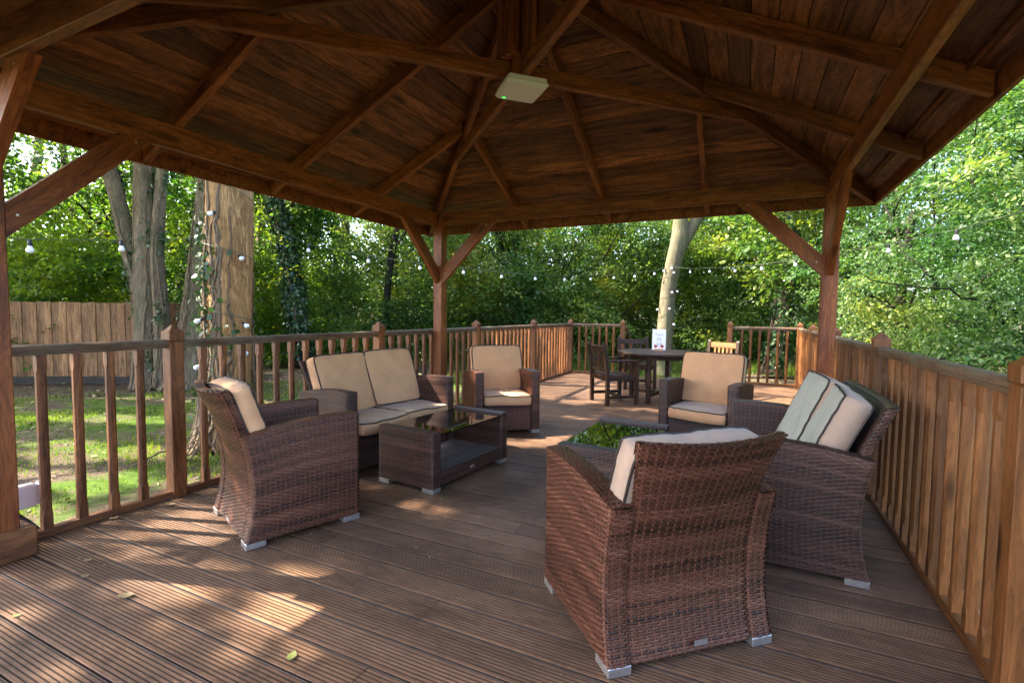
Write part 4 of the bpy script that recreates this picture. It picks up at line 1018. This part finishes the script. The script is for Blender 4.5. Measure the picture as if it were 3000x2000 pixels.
    # off to the left of the picture: they shade the deck
    for (x, y, cx, cy, s, lb) in ((-9.5, -7.0, -8.6, -6.6, 41, 'broad tree standing left of the gazebo beyond the picture edge'), (-14.5, -4.5, -14.0, -3.6, 42, 'second broad tree further left of the gazebo beyond the picture edge'), (-6.0, -10.0, -5.6, -9.6, 44, 'broad tree behind the camera on the left')):
        t = thing('shade_tree', lb, 'tree', T(x, y, GZ), 'shade trees left of the gazebo')
        tr, P, R = trunk('trunk', [(x, y, GZ-.05), (x+.1, y, 3), (x+.2, y+.1, 8)], [.3, .25, .12], B_grey, t, 14, .05, .25, s)
        limbs(t, P, [((x+.1, y, 4+k*.6), (math.cos(k*1.3), math.sin(k*1.3), .7), 3.5, .08) for k in range(5)], B_grey, r)
        crown(t, (cx, cy, 8.4), (4.6, 4.2, 2.7), 560, 42, .15, M_leaf, s, True, .8)
    # trunks standing in the wood
    def wt(name, lb, pts, rad, mat, cr=None, iv=0, sd=0, leaf=M_leaf):
        t = thing(name, lb, 'tree', T(pts[0][0], pts[0][1], GZ)); tr, P, R = trunk('trunk', pts, rad, mat, t, 12, .06, .2, sd)
        if iv: ivy(t, P, R, r, 6, 6, iv, (0, 6.5), None, .12, .02)
        ds = [((P[int(len(P)*f)]), (math.cos(a), math.sin(a), .6), 2.2, rad[0]*.28) for f, a in zip((.45, .55, .65, .8), r.uniform(0, 6.3, 4))]
        limbs(t, P, ds, mat, r)
        if cr: crown(t, cr[0], cr[1], cr[2], 48, .12, leaf, 60+sd, False, .6)
        return t
    wt('dark_tree', 'dark ivy-covered tree leaning left behind the lawn between thick trunk and central post', [(-8.1, 5.1, GZ), (-8.25, 5.0, 1.5), (-8.6, 4.9, 3.6), (-9.3, 4.7, 6), (-9.6, 4.6, 9)], [.30, .26, .22, .18, .1], B_dark, ((-9.3, 5.2, 7.5), (2.4, 2.4, 2.2), 150), 5200, 1)
    wt('dark_tree', 'slender dark ivy-covered trunk just left of the central post in the wood', [(-8.5, 9.4, GZ), (-8.45, 9.45, 3), (-8.4, 9.5, 9)], [.26, .22, .12], B_dark, ((-8.5, 9.6, 8), (2.2, 2.2, 2), 120), 1500, 2)
    wt('dark_tree', 'thin dark tree with arching branches left of the central post', [(-6.9, 7.6, GZ), (-7.0, 7.4, 1.6), (-6.7, 7.3, 3.0), (-6.2, 7.4, 5.2), (-6.0, 7.5, 8)], [.12, .11, .10, .08, .05], B_dark, ((-6.2, 7.6, 6.5), (1.8, 1.8, 1.6), 80), 0, 3)
    wt('pale_woodland_tree', 'tall pale trunk in the wood left of the pale forked tree, sky showing beside it', [(-2.2, 16.6, GZ), (-2.25, 16.8, 4), (-2.3, 17, 10)], [.24, .22, .14], B_pale, ((-2.3, 17, 9.5), (2.5, 2.5, 2), 110), 0, 4)
    wt('pale_woodland_tree', 'second thinner pale trunk close beside the tall pale trunk', [(-1.4, 17.6, GZ), (-1.5, 17.6, 4), (-1.4, 17.8, 10)], [.17, .15, .10], B_pale, None, 0, 5)
    wt('thin_dark_tree', 'thin dark twin stem behind the fence, left one', [(-14.6, 3.0, GZ), (-14.7, 3.05, 2.5), (-15.0, 3.1, 6)], [.12, .10, .06], B_dark, None, 0, 6)
    wt('thin_dark_tree', 'thin dark twin stem behind the fence, right one', [(-14.2, 3.2, GZ), (-14.3, 3.2, 2.0), (-14.1, 3.1, 3.4), (-14.5, 3.4, 6)], [.15, .13, .10, .05], B_dark, None, 0, 7)
    wt('slim_tree', 'slim pale-barked trunk showing high through the leaves right of the gazebo', [(6.6, 11.2, GZ), (6.75, 11.25, 3), (6.65, 11.2, 5), (6.9, 11.4, 9)], [.15, .13, .12, .06], B_pale, ((6.8, 11.4, 8), (2, 2, 1.6), 90), 0, 8, M_leafR)
    wt('dark_shrub_tree', 'short dark trunk under the bright bushes right of the central railing post', [(6.3, 7.4, GZ), (6.28, 7.42, .8), (6.2, 7.5, 2.0), (6.4, 7.6, 3.6)], [.13, .12, .09, .05], B_dark, None, 0, 9)
    wt('ivied_tree', 'ivy-hung trunk beyond the sunny far railing, bare at its foot', [(4.0, 9.7, GZ), (4.1, 9.65, .5), (4.3, 9.8, 2.2), (4.4, 10, 5)], [.22, .19, .17, .1], B_grey, ((4.3, 9.9, 3.6), (1.5, 1.5, 2.0), 170), 2600, 10)
    wt('dark_tree', 'dark leaning trunk deep in the wood right of the central post', [(-4.9, 12.8, GZ), (-5.1, 13.2, 3), (-5.4, 13.6, 8)], [.20, .18, .10], B_dark, ((-5.3, 13.6, 7.4), (2.2, 2.2, 2), 110), 500, 11)
    wt('dark_tree', 'dark slanting trunk low in the wood midway between central post and pale tree', [(-2.6, 9.9, GZ), (-3.3, 10.3, .9), (-4.3, 10.9, 2.4), (-5.2, 11.5, 4.6)], [.17, .14, .12, .07], B_dark, None, 0, 12)
trees()

# ------------------------------------------------------------------ the mass of the wood
def woodland():
    rng = np.random.default_rng(77); cx, cy = 3.4, -5.02
    azs = np.radians([-80, -72, -60, -50, -42, -34, -26, -18, -10, -4, 0, 5, 9, 14, 20, 28, 38, 50])
    R1 = np.array([16, 16, 16.5, 16.5, 16, 15.5, 15.5, 16, 16.5, 17.5, 18.5, 17.0, 11.0, 9.3, 8.2, 7.2, 6.8, 6.8])
    hi = np.array([8.0, 8.0, 7.8, 7.6, 7.2, 6.4, 6.0, 5.8, 5.6, 5.8, 6.2, 7.4, 8.2, 9.0, 9.0, 9.0, 9.0, 9.0])
    def belt(n, thick, zlo, zscale, wbright):
        az = rng.uniform(azs[0], azs[-1], n*4); w = np.interp(az, azs, R1)*np.where((az > .03) & (az < .6), 1.9, 1.); az = az[rng.uniform(0, 19, n*4) < w][:n]
        n = len(az); r1 = np.interp(az, azs, R1); h = np.interp(az, azs, hi)*zscale
        u = rng.uniform(0, 1, n)**1.35; z = zlo+(h-zlo)*rng.uniform(0, 1, n)**.85
        bulge = np.array([noise.noise((math.cos(a)*6.5, math.sin(a)*6.5, q*.55)) for a, q in zip(az, z)])
        r = r1+thick*u+bulge*2.7+.18*np.maximum(0, z-1.5)*0
        C = np.stack([cx+r*np.sin(az), cy+r*np.cos(az), z], -1)
        # natural holes
        hole = np.array([noise.noise((c[0]*.42, c[1]*.42, c[2]*.6)) for c in C])
        mid = (az > math.radians(-45)) & (az < math.radians(1))
        ok = hole < np.where(z > 3.2, np.where(mid, .14, .30), .45)
        return C[ok], az[ok]
    o_all = []
    C, az = belt(1900, 8.0, GZ+.1, 1., 1)         # boughs, each carrying several sprays
    k = 8; C = np.repeat(C, k, 0)+rng.normal(0, 1, (len(C)*k, 3))*np.array([.50, .50, .27]); az = np.repeat(az, k); C[:, 2] = np.maximum(C[:, 2], GZ+.05)
    tn = np.clip(.46+1.3*np.array([noise.noise((c[0]*.45, c[1]*.45, c[2]*.7+9)) for c in C])+rng.normal(0, .12, len(C)), 0, 1)
    right = az > math.radians(3); left = az < math.radians(-47)
    for nm, msk, mat, per, size, kind in (('woodland_foliage', ~right & ~left, M_leaf, 62, .098, 'centre'), ('hazel_foliage', right, M_leafR, 105, .058, 'right'), ('fence_side_foliage', left, M_leafY, 54, .105, 'left')):
        V, F, t, P = sprays(C[msk], rng.uniform(.34, .62, msk.sum())*(1 if nm != 'hazel_foliage' else .8), per, size, rng, tone0=tn[msk], tilt=.4)
        if kind != 'centre': V, F, t = keep(V, F, t, lit_mask(P) | (P[:, 2] < 5.0))
        o = put(nm, mesh_np(nm, V, F, mat, tone=t)); tag(o, kind='stuff')
        tag(o, {'centre': 'dense dark green woodland foliage beyond the lawn and dining end', 'right': 'bright sunlit hazel-like bushes beyond the right railing', 'left': 'yellow-green backlit foliage above the board fence'}[kind], 'foliage')
    # deeper, coarser belt
    n = 4600; az = rng.uniform(azs[0], azs[-1], n); r = rng.uniform(22, 38, n); z = rng.uniform(-.2, 1., n)*np.where(az > .02, 17, 11)*rng.uniform(.3, 1, n)
    C = np.stack([cx+r*np.sin(az), cy+r*np.cos(az), z], -1); hole = np.array([noise.noise((c[0]*.2, c[1]*.2, c[2]*.3)) for c in C]); C = C[hole < np.where(C[:, 2] > 4.5, np.where((np.arctan2(C[:, 0]-cx, C[:, 1]-cy) > .03) | (np.arctan2(C[:, 0]-cx, C[:, 1]-cy) < -.85), .40, .06), .9)]
    V, F, t, P = sprays(C, rng.uniform(.9, 1.6, len(C)), 46, .26, rng, tilt=.4)
    o = put('distant_woodland_foliage', mesh_np('distant_woodland_foliage', V, F, M_leaf, tone=t*.7)); tag(o, 'hazy deeper layer of woodland leaves seen through gaps', 'foliage', kind='stuff')
    # the roof of the wood
    n = 2600; x = rng.uniform(-34, 30, n); y = rng.uniform(2, 36, n); z = rng.uniform(9.5, 13.5, n); C = np.stack([x, y, z], -1)
    hole = np.array([noise.noise((c[0]*.16, c[1]*.16, 4.)) for c in C]); dd = np.hypot(x-3.4, y+5.02); aa = np.arctan2(x-3.4, y+5.02)
    ok = (dd > np.interp(aa, azs, R1)+9) & (hole < -.04); C = C[ok]
    V, F, t, P = sprays(C, rng.uniform(1.2, 2.2, len(C)), 44, .30, rng, tilt=.25)
    o = put('woodland_canopy', mesh_np('woodland_canopy', V, F, M_leaf, tone=t*.8)); tag(o, 'leafy canopy closing over the wood', 'foliage', kind='stuff')
    # tangled thin branches through the belt
    acc = Acc()
    for i in range(230):
        a = rng.uniform(azs[0], azs[-1]); r = float(np.interp(a, azs, R1))+rng.uniform(.2, 4.5); p = np.array([cx+r*math.sin(a), cy+r*math.cos(a), rng.uniform(GZ, 3.5)])
        d = rng.normal(0, 1, 3); d[2] = abs(d[2])*1.2; d /= np.linalg.norm(d); L = rng.uniform(1.2, 3.6); m = 9
        Q = p[None]+d[None]*(np.linspace(0, 1, m)*L)[:, None]+np.cumsum(rng.normal(0, .07, (m, 3)), 0)
        v, f, c = tube_np(Q, rng.uniform(.008, .034)*np.linspace(1, .3, m), 5); acc.add(v, f, c)
    o = put('woodland_branches', acc.mesh('woodland_branches', B_dark, True)); tag(o, 'thin dark branches tangled through the woodland edge', 'branches', kind='stuff')
    # far trunks deep in the wood read as one mass
    acc = Acc()
    for i in range(60):
        a = rng.uniform(azs[0], azs[-1]); r = rng.uniform(21, 34); p = np.array([cx+r*math.sin(a), cy+r*math.cos(a), GZ-.1]); m = 6
        Q = p[None]+np.array([[0, 0, 1.]])*np.linspace(0, 12, m)[:, None]+np.cumsum(rng.normal(0, .18, (m, 3)), 0)*np.array([1, 1, 0])
        v, f, c = tube_np(Q, rng.uniform(.08, .22)*np.linspace(1.1, .6, m), 7); acc.add(v, f, c)
    o = put('distant_tree_trunks', acc.mesh('distant_tree_trunks', B_grey, True)); tag(o, 'distant trunks standing deep in the wood', 'trunks', kind='stuff')
woodland()

# ------------------------------------------------------------------ fence, grass, litter
def fence():
    p0 = Vector((-13.6, -1.66, 0)); p1 = Vector((-6.7, 2.32, 0)); X = (p1-p0).normalized(); L = (p1-p0).length; rz = math.atan2(X.y, X.x)
    R = thing('board_fence', 'tall close-boarded timber fence at the left edge of the lawn', 'fence', T(p0.x, p0.y, GZ, rz))
    n = int(L/.150); s = L/n
    me = {}
    for i in range(n):
        w = random.choice((.150, .155, .160)); th = random.uniform(0, .008)
        if w not in me: me[w] = box_mesh(1.62, w, .018, .002, M_fence)
        q = p0+X*(i+.5)*s; nrm = Vector((X.y, -X.x, 0)); q = q+nrm*(.010 if i % 2 else -.003)
        h = random.uniform(-.01, .012)
        M = frame((q.x, q.y, GZ+.17+h), (q.x, q.y, 5), (nrm.x, nrm.y, .0)); put('fence_board', me[w], R, M)
    nrm = Vector((X.y, -X.x, 0))
    for z, mat, t, hh, o in ((GZ+.085, M_fdark, .03, .17, .006),):
        a = p0+nrm*o; b = p1+nrm*o; beam('gravel_board', (a.x, a.y, z), (b.x, b.y, z), t, hh, mat, R)
    for z in (.1, .7, 1.2):
        a = p0-nrm*.035; b = p1-nrm*.035; beam('arris_rail', (a.x, a.y, z), (b.x, b.y, z), .05, .07, M_fence, R)
fence()
def grass():
    rng = np.random.default_rng(3); n = 120000
    x = rng.uniform(-9.5, -.22, n); y = rng.uniform(-6.5, 7.5, n)
    d = np.array([noise.noise((a*.9, b*.9, 2.)) for a, b in zip(x, y)])
    ok = (d > -.16) & (x-.57*y > -8.2+.4*d) & (rng.uniform(0, 1, n) < np.clip(.25+d*1.6+.35, .1, 1)); x, y, d = x[ok], y[ok], d[ok]; n = len(x)
    h = rng.uniform(.02, .055, n)*(1+d); a = rng.uniform(0, 2*pi, n); w = .004+.004*rng.uniform(0, 1, n)
    b = np.stack([x, y, np.full(n, GZ-.005)], -1); s = np.stack([np.cos(a)*w, np.sin(a)*w, 0*a], -1); t = b+np.stack([rng.normal(0, .015, n), rng.normal(0, .015, n), h], -1)
    V = np.stack([b-s, b+s, t], 1).reshape(-1, 3); o = put('grass', mesh_np('grass', V, np.arange(n*3).reshape(n, 3), M_grass, tone=np.clip(rng.normal(.5, .22, n)+d*.5, 0, 1))); tag(o, 'short patchy lawn grass between the left railing and the fence', 'grass', kind='stuff')
    # undergrowth blades and weeds at the wood edge beyond the dining end
    n = 26000; x = rng.uniform(-5, 7, n); y = rng.uniform(7.2, 12.5, n); h = rng.uniform(.1, .42, n)*np.clip((y-6.8)/2.5, .2, 1); a = rng.uniform(0, 2*pi, n)
    okk = ~((np.abs(x-4.2) < 1.7) & (y < 10.0)); x, y, h, a = x[okk], y[okk], h[okk], a[okk]; n = len(x)
    b = np.stack([x, y, np.full(n, GZ)], -1); s = np.stack([np.cos(a), np.sin(a), 0*a], -1)*.009; t = b+np.stack([rng.normal(0, .12, n), rng.normal(0, .12, n), h], -1)
    V = np.stack([b-s, b+s, t], 1).reshape(-1, 3); o = put('undergrowth', mesh_np('undergrowth', V, np.arange(n*3).reshape(n, 3), M_grass, tone=np.clip(rng.normal(.35, .2, n), 0, 1))); tag(o, 'long grass and weeds at the foot of the wood', 'undergrowth', kind='stuff')
    # leaf litter
    n = 26000; x = rng.uniform(-11, 8, n); y = rng.uniform(-6, 14, n); ok = (x < -.25) | (x > 4.35) | (y > 5.7); ok &= (rng.uniform(0, 1, n) < np.where((x-.57*y < -6.9) | (y > 6.2) | (x > 4), 1., .22)); x, y = x[ok], y[ok]; n = len(x)
    P = np.stack([x, y, GZ+rng.uniform(.004, .03, n)], -1); V, F = leaf_quads(P, rng.uniform(.03, .085, n), .65, np.c_[rng.normal(0, 1, (n, 2)), rng.normal(0, .2, n)], np.c_[rng.normal(0, .35, (n, 2)), np.ones(n)])
    o = put('leaf_litter', mesh_np('leaf_litter', V, F, M_litter, tone=np.clip(rng.beta(1.6, 1.8, n), 0, 1))); tag(o, 'dry fallen leaves scattered over the ground beyond the deck', 'leaf litter', kind='stuff')
grass()

# ------------------------------------------------------------------ string lights
def bulb_meshes():
    prof = [(.0, -.060), (.012, -.0585), (.021, -.053), (.027, -.044), (.029, -.034), (.0265, -.022), (.020, -.009), (.0145, .004), (.0135, .010)]
    n = 14; th = np.arange(n)*2*pi/n
    V = np.vstack([np.stack([r*np.cos(th), r*np.sin(th), np.full(n, z)], -1) for r, z in prof]); m = len(prof)
    F = np.vstack([np.stack([k*n+np.arange(n), k*n+(np.arange(n)+1) % n, (k+1)*n+(np.arange(n)+1) % n, (k+1)*n+np.arange(n)], -1) for k in range(m-1)])
    b = mesh_np('bulb', V, F, M_bulb, True)
    v, f, c = tube_np([(0, 0, .006), (0, 0, .03), (0, 0, .058)], [.0175, .0185, .014], 10); s = mesh_np('bulb_socket', v, [f, c], M_blk)
    return b, s
BM, SM = bulb_meshes()
def string(label, pts, bulbs, group=None, rad=.0045, M0=None):
    R = thing('string_lights', label, 'string lights', T(*pts[0][:2], pts[0][2]), 'festoon lights strung round the deck')
    P = np.array(pts, float); v, f, c = tube_np(P, rad, 5); put('cable', mesh_np('cable', v, [f, c], M_cable, True), R, Matrix())
    for b in bulbs:
        (x, y, z), d = b
        if d is None: M = T(x, y, z)
        else: M = frame((x, y, z), Vector((x, y, z))+Vector(d)) @ Matrix.Rotation(-pi/2, 4, 'Y')
        o = put('bulb', BM, R, M); put('bulb_socket', SM, o, M)
def dens(pts, sag=0., n=10):
    out = []
    for a, b in zip(pts[:-1], pts[1:]):
        for t in np.linspace(0, 1, n, endpoint=False):
            out.append([a[i]+(b[i]-a[i])*t for i in range(2)]+[a[2]+(b[2]-a[2])*t-sag*4*t*(1-t)])
    out.append(list(pts[-1])); return out
up = .065
A = [(-2.05, -3.9, 1.86), (-2.29, -2.93, 1.825+up), (-2.49, -2.13, 1.94+up), (-2.60, -1.45, 2.12), (-2.62, -1.15, 2.22)]
string('string lights running in front of the fence to the thick ivy-clad trunk', dens(A), [((*A[1][:2], A[1][2]-up+.005), None), ((*A[2][:2], A[2][2]-up+.005), None)])
Bp = [(-2.68, .46, 2.24), (-2.27, 1.32, 2.15), (-1.86, 2.18, 2.1), (-1.47, 3.02, 2.08), (-1.09, 3.87, 2.05), (-.71, 4.72, 2.06), (-.35, 5.56, 2.09), (.01, 6.4, 2.15), (.36, 7.24, 2.23), (.75, 7.87, 2.3), (1.14, 8.51, 2.41)]
Bw = [(-2.55, -.75, 2.62)]+[(x, y, z+up) for x, y, z in Bp]+[(1.40, 8.60, 2.56)]
string('long string lights hanging from the thick trunk across to the pale tree', dens(Bw, 0., 4), [((x, y, z+.004), None) for x, y, z in Bp])
Cp = [(2.04, 8.49, 2.43), (2.55, 7.85, 2.38), (3.13, 7.01, 2.31), (3.64, 6.03, 2.26), (4.14, 4.93, 2.22), (5.09, 3.17, 2.21), (5.45, 2.01, 2.2)]
Cw = [(1.62, 8.62, 2.56)]+[(x, y, z+up) for x, y, z in Cp]+[(5.71, 1.25, 2.30), (6.1, .2, 2.45), (6.6, -1.2, 2.8)]
string('string lights running from the pale tree past the right railing', dens(Cw, 0., 4), [((x, y, z+.004), None) for x, y, z in Cp])
def wrap(cx, cy, r, z0, z1, turns, a0, n=160):
    t = np.linspace(0, 1, n); a = a0+t*turns*2*pi; z = z0+(z1-z0)*t+.06*np.sin(t*19)
    X = np.interp(z, [p[2] for p in cx], [p[0] for p in cx]); Y = np.interp(z, [p[2] for p in cx], [p[1] for p in cx])
    return np.stack([X+r*np.cos(a), Y+r*np.sin(a), z], -1).tolist()
ax3 = [(-2.24, -1.20, GZ), (-2.40, -1.05, .9), (-2.48, -.95, 2.2), (-2.52, -.9, 3.4)]
def out(p, ax, k=.02):
    z = p[2]; X = np.interp(z, [q[2] for q in ax], [q[0] for q in ax]); Y = np.interp(z, [q[2] for q in ax], [q[1] for q in ax]); d = Vector((p[0]-X, p[1]-Y, 0)).normalized(); return (X, Y, d)
b3 = []
for p in [(-2.36, -1.25, 2.44), (-2.13, -1.05, 1.93), (-2.46, -1.28, 1.17), (-1.98, -1.05, 1.12), (-1.83, -1.10, .79), (-2.41, -1.36, .63)]:
    X, Y, d = out(p, ax3); q = Vector((X, Y, p[2]))+d*.33; b3.append(((q.x, q.y, q.z), (d.x, d.y, -.5)))
string('string lights spiralling round the thick ivy-clad trunk', wrap(ax3, None, .30, 2.9, .35, 3.5, -2.2), b3)
ax4 = [(1.40, 8.55, GZ), (1.43, 8.62, .58), (1.47, 8.72, 1.96), (1.58, 8.82, 2.79), (1.72, 8.92, 3.35)]
b4 = []
for p in [(1.57, 8.56, 2.54), (1.62, 8.56, 2.42), (1.30, 8.5, 2.48), (1.6, 8.5, 1.90), (1.76, 8.61, 1.93), (1.19, 8.5, 1.45), (1.57, 8.42, 1.47), (1.68, 8.51, 1.06)]:
    X, Y, d = out(p, ax4); q = Vector((X, Y, p[2]))+d*.24; b4.append(((q.x, q.y, q.z), (d.x*1., d.y*1., -.5)))
string('string lights spiralling up the smooth pale tree', wrap(ax4, None, .225, .9, 2.6, 3.5, -1.2), b4)

# ------------------------------------------------------------------ leaves and crumbs on the deck
def deck_leaves():
    def leaf(label, x, y, s, rz, tone, z=.004, curl=.25):
        n = 7; u = np.linspace(0, 1, n); w = np.sin(pi*u**.8)*.32*(1+.15*np.sin(u*14)); V = []
        for i in range(n):
            for k in (-1, 0, 1): V.append((s*(u[i]-.5), s*k*w[i], s*(.05+curl*(u[i]-.5)**2+.12*abs(k)*w[i]+.02*math.sin(9*u[i]+k))))
        F = [[i*3+k, i*3+k+1, i*3+k+4, i*3+k+3] for i in range(n-1) for k in (0, 1)]
        o = put('fallen_leaf', mesh_np('fallen_leaf', V, F, M_litter, True, tone=[tone]*len(F)), None, T(x, y, z, rz)); tag(o, label, 'leaf')
    leaf('curled pale brown leaf on the near deck boards in the sun', .923, -3.835, .075, .6, .72)
    leaf('small yellow leaf on the dark deck board near the bottom edge', 1.909, -3.779, .055, 2., .97)
    leaf('tiny green-yellow leaf on the deck at the left edge of the picture', .678, -4.116, .034, 1., .98)
    leaf('thin brown leaf on the deck seam left of the sun patch', .563, -3.83, .045, .2, .6)
    leaf('small twig-like leaf near the left post plinth', .392, -3.744, .045, .35, .75)
    leaf('crumpled leaf by the bottom rail at the left railing', -.08, -3.40, .055, 1.2, .7)
    leaf('brown leaf beside the newel post foot at the left railing', .0, -3.12, .07, .9, .55)
    rng = np.random.default_rng(8); n = 260; x = rng.uniform(-.05, 4.1, n); y = rng.uniform(-4.3, 5.1, n)
    P = np.stack([x, y, np.full(n, .004)], -1); V, F = leaf_quads(P, rng.uniform(.006, .028, n), .6, np.c_[rng.normal(0, 1, (n, 2)), rng.normal(0, .15, n)], np.c_[rng.normal(0, .3, (n, 2)), np.ones(n)])
    o = put('deck_crumbs', mesh_np('deck_crumbs', V, F, M_litter, tone=rng.uniform(.2, 1, n))); tag(o, 'tiny leaf crumbs scattered over the deck boards', 'debris', kind='stuff')
deck_leaves()
